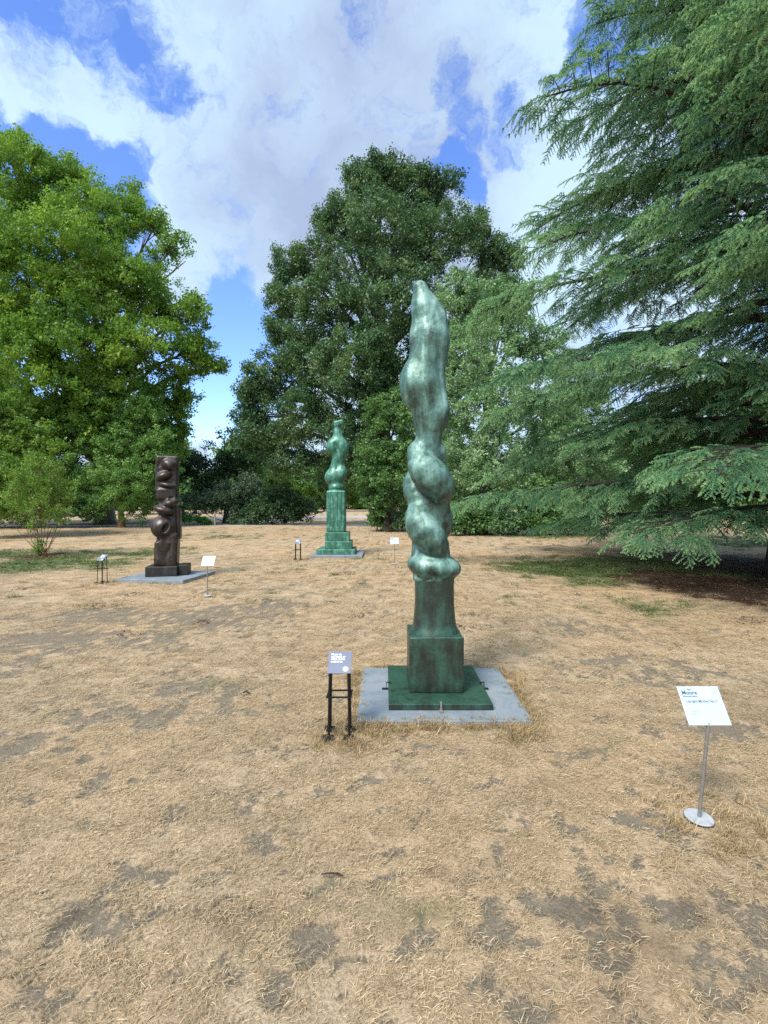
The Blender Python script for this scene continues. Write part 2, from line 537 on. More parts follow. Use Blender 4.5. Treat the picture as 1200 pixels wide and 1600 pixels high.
ax = axis(900, 3.2, .028, 1.07)
xs = np.array([-v for v in ax[:0:-1]] + ax)
ay = axis(1500, 3.0, .028, 1.035)
ys = np.concatenate([np.array([-800, -300, -100, -40, -15, -6, -2.5, -1, 0.3, .8]), np.array(ay) + 1.2])
GX, GY = np.meshgrid(xs, ys)
gb, gg, gm = masks(GX.ravel(), GY.ravel())
verts = np.stack([GX.ravel(), GY.ravel(), np.zeros(GX.size)], 1)
dist = np.hypot(verts[:, 0], verts[:, 1])
verts[:, 2] = -gb * .008 * (dist < 20)
nx, ny = len(xs), len(ys)
I = np.arange(nx * ny).reshape(ny, nx)
faces = np.stack([I[:-1, :-1].ravel(), I[:-1, 1:].ravel(), I[1:, 1:].ravel(), I[1:, :-1].ravel()], 1)
gme = mesh_from('ground', verts, faces, True)
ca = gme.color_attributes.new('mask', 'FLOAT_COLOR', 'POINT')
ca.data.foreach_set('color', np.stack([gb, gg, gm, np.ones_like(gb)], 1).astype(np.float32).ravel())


def ground_mat():
    b = MatB('dry_lawn')
    at = b.n('ShaderNodeAttribute', attribute_name='mask')
    sp = b.n('ShaderNodeSeparateColor'); b.l(at.outputs['Color'], sp.inputs[0])
    ov = b.obj_vec()
    fine = b.noise(70, 6, .7, ov); mid = b.noise(9, 6, .65, ov); big = b.noise(.35, 5, .6, ov)
    mp = b.n('ShaderNodeMapping'); b.l(ov, mp.inputs[0]); mp.inputs['Scale'].default_value = (1, 2.2, 1); mp.inputs['Rotation'].default_value = (0, 0, .3)
    mottle = b.noise(1.6, 8, .72, mp.outputs[0])
    straw = b.ramp(fine, [(.25, (.31, .24, .155)), (.5, (.49, .385, .262)), (.75, (.64, .52, .37))])
    straw = b.mix(b.rng(big, .35, .65), straw, b.mix(1, straw, (1.03, .91, .79), 'MULTIPLY'))
    straw = b.mix(b.rng(mottle, .44, .66), straw, b.mix(1, straw, (.68, .66, .62), 'MULTIPLY'))
    soil = b.ramp(mid, [(.3, (.125, .102, .074)), (.7, (.205, .168, .122))])
    soil = b.mix(b.rng(fine, .3, .7, 0, .5), soil, (.28, .235, .175))
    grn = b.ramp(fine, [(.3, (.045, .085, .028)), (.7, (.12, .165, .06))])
    mul = b.ramp(b.noise(28, 5, .7, ov), [(.3, (.03, .019, .013)), (.7, (.095, .06, .042))])
    crumb = b.noise(38, 5, .75, ov)
    br = b.math('ADD', sp.outputs[0], b.rng(crumb, .25, .75, -.85, .85))
    br = b.rng(br, .30, .80)
    soil = b.mix(b.rng(b.noise(140, 3, .7, ov), .55, .7), soil, (.42, .35, .25))
    c = b.mix(br, straw, soil)
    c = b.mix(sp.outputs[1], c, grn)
    c = b.mix(sp.outputs[2], c, mul)
    h = b.math('ADD', b.math('MULTIPLY', fine, 1.0), b.math('MULTIPLY', mid, 1.5))
    b.principled(c, .95, 0, b.bump(h, .8, .02), .15)
    return b.m


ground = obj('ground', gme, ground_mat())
tag(ground, 'straw coloured dried out lawn with worn grey soil patches', kind='structure')

# paths
def strip(name, pts, width, z, mat, label):
    V = []; F = []
    pts = [Vector((p[0], p[1], 0)) for p in pts]
    n = len(pts)
    for i, p in enumerate(pts):
        t = (pts[min(i + 1, n - 1)] - pts[max(i - 1, 0)]).normalized()
        s = Vector((-t.y, t.x, 0))
        w = width / 2 * (1 + .06 * math.sin(i * 2.3))
        V += [(p + s * w).to_tuple()[:2] + (z,), (p - s * w).to_tuple()[:2] + (z,)]
    for i in range(n - 1): F.append((2 * i, 2 * i + 1, 2 * i + 3, 2 * i + 2))
    o = obj(name, mesh_from(name, np.array(V), np.array(F)), mat)
    return tag(o, label, kind='structure')


M['path'] = simple_mat('path_grit', (.36, .34, .31), (.48, .45, .41), 30, .95, 0, .3)
strip('path', [(-60 + 4 * i, 32.6 + .6 * math.sin(i * .4) - max(0, i - 10) * -.35) for i in range(16)], 1.7, .006, M['path'], 'pale grit path along the far left edge of the lawn')
strip('path', [(-16 + 3 * i, 48 + .5 * i) for i in range(16)], 7.0, .006, M['path'], 'wide pale path beyond the oak trees')


def coll_of(name, objs):
    c = bpy.data.collections.new(name)
    for o in objs: c.objects.link(o)
    return c


_groups = {}


def scatter(name, P, Rr, S, IDX, coll, mat, parent=None):
    P = np.asarray(P, np.float32)
    me = bpy.data.meshes.new(name)
    me.vertices.add(len(P)); me.vertices.foreach_set('co', P.ravel())
    a = me.attributes.new('rot', 'FLOAT_VECTOR', 'POINT'); a.data.foreach_set('vector', np.asarray(Rr, np.float32).ravel())
    S = np.asarray(S, np.float32)
    if S.ndim == 1: S = np.repeat(S[:, None], 3, 1)
    a = me.attributes.new('scl', 'FLOAT_VECTOR', 'POINT'); a.data.foreach_set('vector', S.ravel())
    a = me.attributes.new('idx', 'INT', 'POINT'); a.data.foreach_set('value', np.asarray(IDX, np.int32))
    me.materials.append(mat)
    o = obj(name, me, None, parent)
    if coll.name not in _groups:
        g = bpy.data.node_groups.new('scatter_' + coll.name, 'GeometryNodeTree')
        g.interface.new_socket('Geometry', in_out='INPUT', socket_type='NodeSocketGeometry')
        g.interface.new_socket('Geometry', in_out='OUTPUT', socket_type='NodeSocketGeometry')
        N = g.nodes.new; L = g.links.new
        gi, go = N('NodeGroupInput'), N('NodeGroupOutput')
        ci = N('GeometryNodeCollectionInfo'); ci.inputs['Collection'].default_value = coll
        ci.inputs['Separate Children'].default_value = True; ci.inputs['Reset Children'].default_value = True
        ip = N('GeometryNodeInstanceOnPoints'); ip.inputs['Pick Instance'].default_value = True
        def at(nm, t):
            x = N('GeometryNodeInputNamedAttribute'); x.data_type = t; x.inputs['Name'].default_value = nm
            return x.outputs['Attribute']
        er = N('FunctionNodeEulerToRotation'); L(at('rot', 'FLOAT_VECTOR'), er.inputs[0])
        L(gi.outputs[0], ip.inputs['Points']); L(ci.outputs[0], ip.inputs['Instance'])
        L(at('idx', 'INT'), ip.inputs['Instance Index']); L(er.outputs[0], ip.inputs['Rotation'])
        L(at('scl', 'FLOAT_VECTOR'), ip.inputs['Scale']); L(ip.outputs[0], go.inputs[0])
        _groups[coll.name] = g
    md = o.modifiers.new('scatter', 'NODES'); md.node_group = _groups[coll.name]
    o['kind'] = 'stuff'
    return o


def src_obj(name, me):
    return bpy.data.objects.new(name, me)


def set_col(me, cols):
    c = me.color_attributes.new('Col', 'FLOAT_COLOR', 'POINT')
    c.data.foreach_set('color', np.concatenate([cols, np.ones((len(cols), 1))], 1).astype(np.float32).ravel())


# blades -----------------------------------------------------------
def blade_tuft(name, n, rad, length, width, lift, pal, mat, seed, curl=.5):
    r = np.random.default_rng(seed)
    V = []; F = []; C = []
    for i in range(n):
        a = r.uniform(0, 2 * math.pi); d = rad * math.sqrt(r.uniform()) 
        x, y = d * math.cos(a), d * math.sin(a)
        h = r.uniform(0, 2 * math.pi); L = length * r.uniform(.45, 1.3)
        up = lift * r.uniform(.1, 1.0)
        dx, dy = math.cos(h), math.sin(h)
        w = width * r.uniform(.5, 1.2) / 2
        sx, sy = -dy * w, dx * w
        z0 = r.uniform(0.0, .012)
        bend = r.uniform(-curl, curl)
        p0 = (x, y, z0); 
        m = (x + dx * L * .5 * math.cos(up), y + dy * L * .5 * math.cos(up), z0 + L * .5 * math.sin(up) + .003)
        h2 = h + bend
        u2 = up * r.uniform(-.3, .9)
        e = (m[0] + math.cos(h2) * L * .5 * math.cos(u2), m[1] + math.sin(h2) * L * .5 * math.cos(u2), max(.001, m[2] + L * .5 * math.sin(u2)))
        o = len(V)
        V += [(p0[0] - sx, p0[1] - sy, p0[2]), (p0[0] + sx, p0[1] + sy, p0[2] + w * .6), (m[0] + sx, m[1] + sy, m[2] + w * .6), (m[0] - sx, m[1] - sy, m[2]), e]
        F += [(o, o + 1, o + 2), (o, o + 2, o + 3), (o + 3, o + 2, o + 4)]
        c = np.array(pal[r.integers(len(pal))]) * r.uniform(.75, 1.15)
        C += [c * .85, c * .85, c, c, c * 1.05]
    me = mesh_from(name, np.array(V), np.array(F))
    set_col(me, np.array(C)); me.materials.append(mat)
    return src_obj(name, me)


STRAW = [(.66, .55, .38), (.72, .62, .45), (.54, .43, .28), (.62, .50, .33), (.36, .27, .16), (.70, .62, .46), (.48, .41, .28), (.40, .34, .22)]
STRAW = [(r_ * 1.0, g_ * .975, b_ * .93) for r_, g_, b_ in STRAW]
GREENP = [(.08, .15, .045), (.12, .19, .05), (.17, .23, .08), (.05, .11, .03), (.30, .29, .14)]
LITTER = [(.10, .055, .03), (.05, .03, .02), (.16, .09, .05), (.22, .15, .09)]
c_straw = coll_of('straw_tufts', [blade_tuft('straw_tuft', 30, .048, .027, .0018, .12, STRAW, M['blade'], 10 + i, .4) for i in range(6)])
c_upr = coll_of('upright_tufts', [blade_tuft('upright_tuft', 26, .05, .085, .0030, 1.25, [(.32, .24, .12), (.42, .33, .17), (.50, .39, .22), (.40, .29, .15), (.60, .49, .30)], M['blade'], 30 + i, .6) for i in range(4)])
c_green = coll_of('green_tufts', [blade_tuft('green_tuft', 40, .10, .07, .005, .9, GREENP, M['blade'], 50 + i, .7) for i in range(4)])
c_litter = coll_of('litter_bits', [blade_tuft('litter_bits', 24, .14, .05, .016, .3, LITTER, M['litter'], 70 + i, 1.2) for i in range(4)])


def sample_zone(y0, y1, dens, side=.80, pad=.7):
    area = (y1 - y0) * ((y0 + y1) * side + 2 * pad)
    n = int(area * dens)
    y = np.sqrt(rng.uniform(y0 ** 2, y1 ** 2, int(n * 1.0)))
    x = rng.uniform(-1, 1, len(y)) * (y * side + pad)
    return x, y


SLABS = []   # filled below: (cx, cy, hx, hy, rot)
SLABS.append((.435, 4.22, .63, .58, 0.0))


def off_slab(x, y):
    k = np.hypot(x - 1.572, y - 2.555) > .10
    for (cx, cy, hx, hy, a) in SLABS:
        dx, dy = x - cx, y - cy
        u = dx * math.cos(a) + dy * math.sin(a); v = -dx * math.sin(a) + dy * math.cos(a)
        k &= ~((abs(u) < hx) & (abs(v) < hy))
    return k


SLAB2 = (-4.45, 10.55, .70, .66, R(-8)); SLAB3 = (-1.32, 14.95, .72, .75, 0)
SLABS += [SLAB2, SLAB3]


def mk_scatter(name, zones, coll, mat, keep, ncoll, label, sc=(.8, 1.25)):
    P = []; S = []
    for (y0, y1, dens, scale) in zones:
        x, y = sample_zone(y0, y1, dens)
        k = keep(x, y) & off_slab(x, y)
        x, y = x[k], y[k]
        P.append(np.stack([x, y, np.full(len(x), -.002)], 1)); S.append(rng.uniform(sc[0], sc[1], len(x)) * scale)
    P = np.concatenate(P); S = np.concatenate(S)
    Rr = np.zeros((len(P), 3)); Rr[:, 2] = rng.uniform(0, 6.28, len(P))
    o = scatter(name, P, Rr, S, rng.integers(0, ncoll, len(P)), coll, mat)
    return tag(o, label, 'grass' if 'grass' in name else 'leaf litter', kind='stuff')


def keep_straw(x, y):
    b, g, m = masks(x, y)
    p = np.clip(.95 - b * .95, 0.08, 1) * (1 - .8 * g) * (1 - .95 * m)
    return rng.uniform(size=len(x)) < p


mk_scatter('dry_grass', [(1.2, 4.5, 760, 1.0), (4.5, 8, 300, 1.3), (8, 15, 90, 1.8), (15, 30, 14, 2.6)], c_straw, M['blade'], keep_straw, 6,
           'short straw coloured dead grass blades all over the lawn')
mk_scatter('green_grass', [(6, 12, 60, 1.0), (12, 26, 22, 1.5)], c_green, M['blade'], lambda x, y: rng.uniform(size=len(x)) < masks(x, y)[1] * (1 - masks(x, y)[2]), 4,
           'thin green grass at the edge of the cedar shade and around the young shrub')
mk_scatter('leaf_litter', [(6, 16, 22, 1.0), (16, 26, 4, 1.3)], c_litter, M['litter'], lambda x, y: rng.uniform(size=len(x)) < np.maximum(masks(x, y)[2], .012 * (y < 12)), 4,
           'brown fallen litter on the bare soil under the cedar')


# taller unmown straw round slabs, feet and signs
def fringe():
    P = []; S = []
    def add(x, y, s): P.append((x, y, -.002)); S.append(s)
    for (cx, cy, hx, hy, a), dens in zip(SLABS, (200, 34, 22)):
        per = 4 * (hx + hy)
        for i in range(int(per * dens * .3)):
            t = random.random() * per
            side = random.choice([0, 1, 2, 3]) if cy > 5 else random.choice([0, 0, 1, 2, 3])
            off = abs(random.gauss(0, .05)) + .012
            if side == 0: u, v = random.uniform(-hx, hx), -hy - off
            elif side == 1: u, v = random.uniform(-hx, hx), hy + off
            elif side == 2: u, v = -hx - off, random.uniform(-hy, hy)
            else: u, v = hx + off * 1.2, random.uniform(-hy, hy)
            add(cx + u * math.cos(a) - v * math.sin(a), cy + u * math.sin(a) + v * math.cos(a), random.uniform(.55, 1.0))
    for (cx, cy, r, n) in ((1.57, 2.50, .16, 55), (1.72, 2.48, .14, 34), (-.29, 3.45, .15, 60), (-.2, 3.5, .12, 40), (.95, 3.55, .12, 50), (-5.4, 9.8, .25, 30), (-2.3, 13.6, .25, 26), (-2.94, 8.55, .15, 12)):
        for i in range(n):
            x, y = random.gauss(cx, r), random.gauss(cy, r)
            if off_slab(np.array([x]), np.array([y]))[0] and math.hypot(x - 1.57, y - 2.53) > .085:
                add(x, y, random.uniform(.5, .95))
    for i in range(70):
        cx, cy, hx, hy, a = SLABS[0]
        if random.random() < .6: P.append((cx + random.uniform(-hx, hx), cy + random.choice([-1, -1, 1]) * (hy - abs(random.gauss(0, .03))), .034))
        else: P.append((cx + random.choice([-1, 1]) * (hx - abs(random.gauss(0, .03))), cy + random.uniform(-hy, hy), .034))
        S.append(random.uniform(.25, .5))
    P2 = np.array(P); Rr = np.zeros((len(P), 3)); Rr[:, 2] = rng.uniform(0, 6.28, len(P))
    o = scatter('tall_grass', P2, Rr, np.array(S), rng.integers(0, 4, len(P)), c_upr, M['blade'])
    tag(o, 'longer unmown brown grass fringing the slabs and sign feet', 'grass', kind='stuff')


fringe()


# ------------------------------------------------------------------ foliage pieces
def leaf_clump(name, n, rad, leaf, mat, seed, flat=.75, upbias=.8, shell=.5, aspect=.62, hang=0.0):
    r = np.random.default_rng(seed)
    d = r.normal(size=(n, 3)); d /= np.linalg.norm(d, axis=1)[:, None]
    q = rad * (shell + (1 - shell) * r.uniform(size=n)) ** 1.0 * r.uniform(.55, 1, n)
    c = d * q[:, None]; c[:, 2] *= flat
    # bunch the leaves along short twigs
    nt = max(4, n // 9)
    tw = r.normal(size=(nt, 3)); tw /= np.linalg.norm(tw, axis=1)[:, None]; tw *= rad * r.uniform(.5, 1.05, nt)[:, None]; tw[:, 2] *= flat
    k = r.integers(0, nt, n); f = r.uniform(.35, 1.0, n)
    c = .25 * c + .85 * tw[k] * f[:, None] + r.normal(size=(n, 3)) * rad * .085
    nrm = r.normal(size=(n, 3)) + d * .5; nrm[:, 2] += upbias
    nrm /= np.linalg.norm(nrm, axis=1)[:, None]
    t = np.cross(nrm, r.normal(size=(n, 3))); t[:, 2] -= hang; t /= np.linalg.norm(t, axis=1)[:, None]
    s = np.cross(nrm, t); s /= np.linalg.norm(s, axis=1)[:, None]
    L = leaf * r.uniform(.6, 1.25, n)[:, None]
    w = L * aspect * .5
    base = c - t * L * .5; tip = c + t * L * .5 - nrm * L * .12
    a = c + s * w - t * L * .05 + nrm * L * .06; b = c - s * w - t * L * .05 + nrm * L * .06
    V = np.stack([base, a, tip, b], 1).reshape(-1, 3)
    i = np.arange(n) * 4
    F = np.concatenate([np.stack([i, i + 1, i + 2], 1), np.stack([i, i + 2, i + 3], 1)])
    me = mesh_from(name, V, F)
    tn = me.attributes.new('tone', 'FLOAT', 'POINT')
    tn.data.foreach_set('value', np.repeat(r.uniform(size=n), 4).astype(np.float32))
    me.materials.append(mat)
    return src_obj(name, me)


_clumps = {}


def clumps(kind, mat, n, rad, leaf, **kw):
    if kind not in _clumps:
        seed = 100 + 13 * len(_clumps)
        _clumps[kind] = coll_of('clumps_' + kind, [leaf_clump('leaf_clump', n, rad, leaf, M[mat], seed + i, **kw) for i in range(4)])
    return _clumps[kind]


# lobes are given as (px, py, r_px, depth offset in m) as read off the photo at the tree's distance
def make_tree(name, label, cat, base, lobes, coll, mat, bark, clump_r, dens=1.0, trunk_r=.3, stems=1, group=None, px_at=None, thin=1.0, tower=None, limb=True, seed=0):
    rs = np.random.default_rng(1000 + seed)
    rd = random.Random(seed)
    bx, by = base
    t = empty(name, (bx, by, 0))
    tag(t, label, cat, group)
    D = by if px_at is None else px_at
    P = []; S = []
    tb = Tubes()
    centers = []
    for (px, py, rp, dy) in lobes:
        Y = D + dy
        c = Vector(((px - 600) / 800 * Y - bx, dy + D - by, 1.6 + (782 - py) / 800 * Y))
        r = rp / 800 * Y
        centers.append((c, r))
    top = max(c.z for c, r in centers)
    trunk_top = (tower or .8) * top
    cxm = sum(c.x for c, r in centers) / len(centers)
    # trunk
    def trunk_pt(z):
        f = z / max(trunk_top, .1)
        return Vector((cxm * .55 * f * f + .25 * trunk_r * math.sin(z * .7 + seed), .3 * trunk_r * math.cos(z * .9), z))
    if stems == 1:
        pts = [trunk_pt(trunk_top * i / 9) for i in range(10)]
        tb.add(pts, [trunk_r * (1.35 if i == 0 else 1) * (1 - .88 * (i / 9) ** .8) + .015 for i in range(10)], 9)
    for (c, r) in centers:
        z0 = max(.12 * top, min(c.z * .62, trunk_top * .9))
        p0 = trunk_pt(z0) if stems == 1 else Vector((rd.uniform(-.12, .12), rd.uniform(-.12, .12), 0))
        mid = p0.lerp(c, .55) + Vector((rd.uniform(-.2, .2) * r, rd.uniform(-.2, .2) * r, (.12 if stems == 1 else -.05) * (c - p0).length))
        rr = trunk_r * (.38 if stems == 1 else .5) * min(1.2, .5 + r / 4)
        path = [p0, p0.lerp(mid, .5), mid, mid.lerp(c, .55), c]
        tb.add(path, [rr, rr * .8, rr * .6, rr * .4, rr * .2], 6)
        n = int(dens * 11.5 * (r / clump_r) ** 2) + 5
        dv = rs.normal(size=(n, 3)); dv /= np.linalg.norm(dv, axis=1)[:, None]
        # uneven outline: radius varies slowly with direction
        off = fbm(dv[:, 0] * 2.2 + seed + c.x, dv[:, 1] * 2.2 + c.z, 2, dv[:, 2] * 2.2)
        q = r * (rs.uniform(.05, 1, n) ** .40) * (.74 + .62 * off)
        pos = np.array(c)[None] + dv * q[:, None] * np.array([1, 1, .92])
        # leave gaps
        gap = fbm(pos[:, 0] / (clump_r * 2.2) + 5, pos[:, 1] / (clump_r * 2.2), 2, pos[:, 2] / (clump_r * 2.2) + seed)
        k = (gap > .375 * thin) & (pos[:, 2] > clump_r * .45)
        pos = pos[k]
        P.append(pos)
        if limb:
            for j in range(min(len(pos), 7)):
                e = Vector(pos[rs.integers(len(pos))])
                s0 = mid.lerp(c, rd.uniform(0, .8))
                tb.add([s0, s0.lerp(e, .5) + Vector((0, 0, .06 * r)), e], [rr * .25, rr * .15, .012], 5)
    P = np.concatenate(P)
    S = rs.uniform(.7, 1.25, len(P))
    Rr = np.stack([rs.normal(0, .25, len(P)), rs.normal(0, .25, len(P)), rs.uniform(0, 6.28, len(P))], 1)
    cr = scatter('crown', P, Rr, S, rs.integers(0, 4, len(P)), coll, M[mat], t)
    tr = tb.build('trunk', M[bark], t)
    return t


C_plane = clumps('plane', 'leaf_plane', 125, .85, .175, flat=.7, hang=.5)
C_oak = clumps('oak', 'leaf_oak', 140, .72, .135, flat=.8, upbias=.6)
C_wb = clumps('whitebeam', 'leaf_whitebeam', 90, .52, .115, flat=.8, upbias=.9)
C_green = clumps('green', 'leaf_green', 90, .55, .13, flat=.6, upbias=1.0)
C_dark = clumps('dark', 'leaf_dark', 90, .62, .15, flat=.7)
C_yel = clumps('yellow', 'leaf_yellow', 80, .5, .13, flat=.7)
C_bright = clumps('bright', 'leaf_bright', 80, .35, .11, flat=.6)
C_grey = clumps('greygreen', 'leaf_greygreen', 90, .5, .12, flat=.8)
C_shrub = clumps('shrub', 'leaf_yellow', 46, .26, .055, flat=.8, upbias=.5, aspect=.5)
C_birch = clumps('birch', 'leaf_birch', 80, .5, .11, flat=.7, upbias=.9)
C_far = clumps('far', 'leaf_green', 90, 1.3, .34, flat=.75)

make_tree('plane_tree', 'tall bright green plane tree filling the left side of the sky', 'tree', (-19.0, 34.5),
          [(10, 290, 78, 0), (80, 300, 68, 1), (150, 340, 54, -1), (203, 330, 38, 1), (100, 400, 84, -3), (20, 430, 85, -3), (190, 420, 56, -2), (240, 465, 46, 0),
           (262, 420, 34, 1), (272, 385, 20, 1), (290, 408, 16, 1), (285, 490, 38, 0), (308, 545, 30, 0), (325, 580, 20, 1), (345, 572, 11, 1), (310, 620, 18, 1), (300, 460, 20, 1), (255, 700, 34, 0), (200, 700, 50, 0), (285, 680, 16, 1), (245, 350, 16, 1), (230, 550, 60, -2), (130, 540, 85, -3), (40, 560, 90, -3), (290, 600, 34, 1),
           (180, 640, 72, -1), (100, 650, 75, -2), (245, 655, 34, 1), (20, 660, 80, -2), (-80, 350, 100, 0), (-90, 500, 110, -1), (-60, 650, 100, 0), (-10, 230, 26, 1), (30, 222, 18, 1), (115, 268, 18, 0), (278, 640, 18, 1)],
          C_plane, 'leaf_plane', 'bark_plane', .85, 1.15, .55, px_at=33, seed=1)
make_tree('birch_tree', 'pale green airy tree with a reddish trunk behind the dark bronze', 'tree', GP(188, 824),
          [(170, 620, 30, 0), (225, 640, 30, 0), (120, 660, 30, 0), (250, 690, 24, 0), (190, 690, 42, 0), (150, 720, 42, -.5), (230, 720, 36, 0), (190, 755, 44, -1), (140, 770, 34, 0), (245, 765, 32, .5), (260, 725, 22, .5), (200, 660, 26, 0), (215, 792, 26, 0), (110, 740, 30, .5)],
          C_birch, 'leaf_birch', 'bark_red', .5, 1.1, .17, seed=2, thin=1.06)
make_tree('maple_tree', 'light green spreading tree at the left edge behind the young shrub', 'tree', (-17.5, 22.5),
          [(-20, 690, 60, 0), (30, 680, 34, 0), (40, 740, 45, -.8), (-10, 760, 55, -1), (70, 700, 22, 0), (80, 760, 30, -.4), (-60, 620, 60, 0), (10, 640, 30, 0), (95, 795, 22, 0)],
          C_yel, 'leaf_yellow', 'bark_grey', .5, 1.1, .2, seed=3)
make_tree('hazel_tree', 'broad green tree with hanging leaves low at the far left', 'tree', (-21, 30),
          [(20, 780, 50, 0), (90, 775, 40, 0), (140, 795, 25, 0), (-60, 760, 70, 0), (70, 720, 45, 1)],
          C_green, 'leaf_green', 'bark_grey', .55, 1.1, .2, seed=4)
make_tree('dark_tree', 'dark airy tree between the plane tree and the big oak', 'tree', (-11.2, 36.5),
          [(345, 700, 28, 0), (310, 712, 20, 0), (375, 688, 22, 0), (330, 735, 28, 0), (372, 725, 26, 1), (298, 745, 24, 0), (395, 715, 18, 1), (350, 672, 14, 0), (320, 765, 25, .5), (280, 725, 16, 0)],
          C_dark, 'leaf_dark', 'bark_dark', .62, .95, .22, seed=5, thin=1.12)
make_tree('olive_shrub', 'grey green bushy shrub behind the small wooden post', 'shrub', (-10.4, 35.0),
          [(360, 770, 28, 0), (330, 785, 24, 0), (390, 765, 26, 0), (378, 795, 24, 0), (300, 790, 22, 0)], C_grey, 'leaf_greygreen', 'bark_dark', .5, 1.1, .1, stems=3, seed=6)
make_tree('dark_shrub', 'very dark rounded shrub left of the pale green bronze', 'shrub', (-7.4, 34.0),
          [(420, 790, 26, 0), (450, 792, 24, 0), (400, 800, 20, 0), (475, 797, 18, 0), (435, 770, 20, .5), (375, 805, 14, 0)], C_dark, 'leaf_dark', 'bark_dark', .62, 1.5, .1, stems=3, seed=7)
make_tree('golden_shrub', 'yellow green shrub glowing above the dark shrub', 'shrub', (-7.2, 37.5),
          [(430, 752, 16, 0), (455, 762, 18, 0), (480, 775, 16, 0), (440, 742, 10, 0), (560, 775, 20, 1), (545, 762, 14, 1)], C_yel, 'leaf_yellow', 'bark_grey', .5, 1.2, .1, stems=3, seed=8)
make_tree('low_bush', 'low bright green bush beside the path right of the dark bronze', 'shrub', (-12.2, 33.2),
          [(298, 812, 8, 0), (312, 814, 7, 0), (284, 814, 8, 0), (324, 817, 5, 0)], C_bright, 'leaf_bright', 'bark_grey', .35, 2.2, .04, stems=3, seed=9)
for i, (px, w, lb) in enumerate(((372, 10, 'small clipped grey bush just right of the wooden post'), (395, 9, 'low round dark grey bush farther right of the wooden post'))):
    make_tree('round_bush', lb, 'shrub', ((px - 600) / 800 * 33.5, 33.5), [(px, 812, w, 0), (px - 6, 816, 6, 0), (px + 7, 816, 6, 0)], C_grey, 'leaf_greygreen', 'bark_grey', .5, 2.0, .04, stems=3, seed=10 + i)

make_tree('oak_tree', 'tall dark evergreen oak behind the green bronze spire', 'tree', (0.2, 31.5),
          [(590, 290, 44, 0), (640, 300, 46, 1), (686, 300, 34, 1), (678, 268, 13, 0), (555, 272, 18, 0), (605, 262, 22, 0), (545, 340, 42, 0), (600, 375, 70, -2), (690, 380, 62, -1), (738, 360, 30, 0), (497, 395, 42, 0), (505, 345, 16, 0),
           (450, 412, 30, 0), (465, 378, 16, 0), (447, 470, 34, 0), (530, 470, 66, -2), (620, 470, 70, -3), (480, 555, 52, -1), (560, 570, 66, -3), (420, 590, 40, 0), (470, 640, 54, -1), (550, 660, 58, -2), (395, 620, 32, 0),
           (405, 680, 38, 0), (390, 650, 24, 0), (450, 715, 38, 0), (610, 620, 60, -2), (780, 410, 40, 1), (760, 480, 60, 0), (500, 735, 34, 0), (435, 520, 26, 0), (700, 560, 70, 0), (570, 730, 38, -1)],
          C_oak, 'leaf_oak', 'bark_dark', .72, 1.5, .50, seed=12, thin=1.01)
make_tree('whitebeam_tree', 'pale green broadleaf tree between the spire bronze and the cedar', 'tree', (4.6, 24.2),
          [(700, 475, 36, 1), (760, 480, 48, 1), (825, 520, 44, 1), (740, 560, 62, -.5), (690, 640, 50, 0), (770, 640, 62, -1), (850, 610, 58, 0), (700, 730, 52, -.5), (780, 730, 58, -1),
           (870, 700, 58, 0), (860, 550, 40, 1), (910, 640, 50, 1), (810, 470, 26, 1), (720, 440, 20, 1), (930, 730, 50, 1)],
          C_wb, 'leaf_whitebeam', 'bark_grey', .52, 1.15, .24, seed=13)
make_tree('holly_tree', 'dense mid green tree beside the pale green bronze', 'tree', (.1, 26.0),
          [(610, 650, 42, 0), (640, 700, 46, -.5), (590, 700, 36, 0), (620, 760, 44, -.5), (575, 745, 26, 0), (660, 770, 40, 0), (600, 790, 28, 0), (650, 620, 34, .5)],
          C_green, 'leaf_green', 'bark_dark', .55, 1.2, .2, seed=14)
bush_px = ((592, 812, 16, 'leafy laurel bush at the end of the hedge near the pale green bronze'), (632, 815, 19, 'laurel bush behind the tiny white sign'),
           (730, 806, 27, 'laurel bush directly right of the spire bronze'), (785, 808, 27, 'laurel bush between the spire bronze and the cedar'),
           (845, 806, 28, 'laurel bush half hidden by the lowest cedar twigs'), (900, 808, 28, 'laurel bush behind the drooping cedar branch'))
for i, (px, py, w, lb) in enumerate(bush_px):
    Y = 23.4 if i > 1 else 26.5
    make_tree('laurel_bush', lb, 'shrub', ((px - 600) / 800 * Y, Y), [(px, py, w, 0), (px - w * .7, py + 8, w * .6, -.2), (px + w * .7, py + 8, w * .6, -.2), (px, py - w * .5, w * .7, .3)],
              C_wb if i % 2 else C_green, 'leaf_whitebeam', 'bark_dark', .5, 1.5, .06, stems=3, seed=20 + i, group='laurel bushes along the foot of the trees')

# young shrub on the left lawn
make_tree('young_shrub', 'young yellow green shrub alone on the left lawn in a mulch ring', 'shrub', GP(67, 868),
          [(70, 760, 24, 0), (45, 750, 24, 0), (95, 770, 20, .1), (32, 785, 20, 0), (70, 795, 24, -.2), (100, 792, 16, 0), (55, 722, 14, 0), (85, 735, 12, 0), (20, 765, 16, .2), (118, 775, 10, 0), (50, 815, 16, 0), (90, 820, 12, 0), (10, 800, 14, 0)],
          C_shrub, 'leaf_yellow', 'bark_red', .26, 1.7, .05, stems=5, seed=30)
make_tree('ivy_sucker', 'small leafy green shoot at the foot of the young shrub', 'plant', GP(62, 868, 0),
          [(62, 860, 2, -.1), (60, 848, 2, -.1)], C_shrub, 'leaf_green', 'bark_grey', .26, .3, .01, stems=2, seed=31)

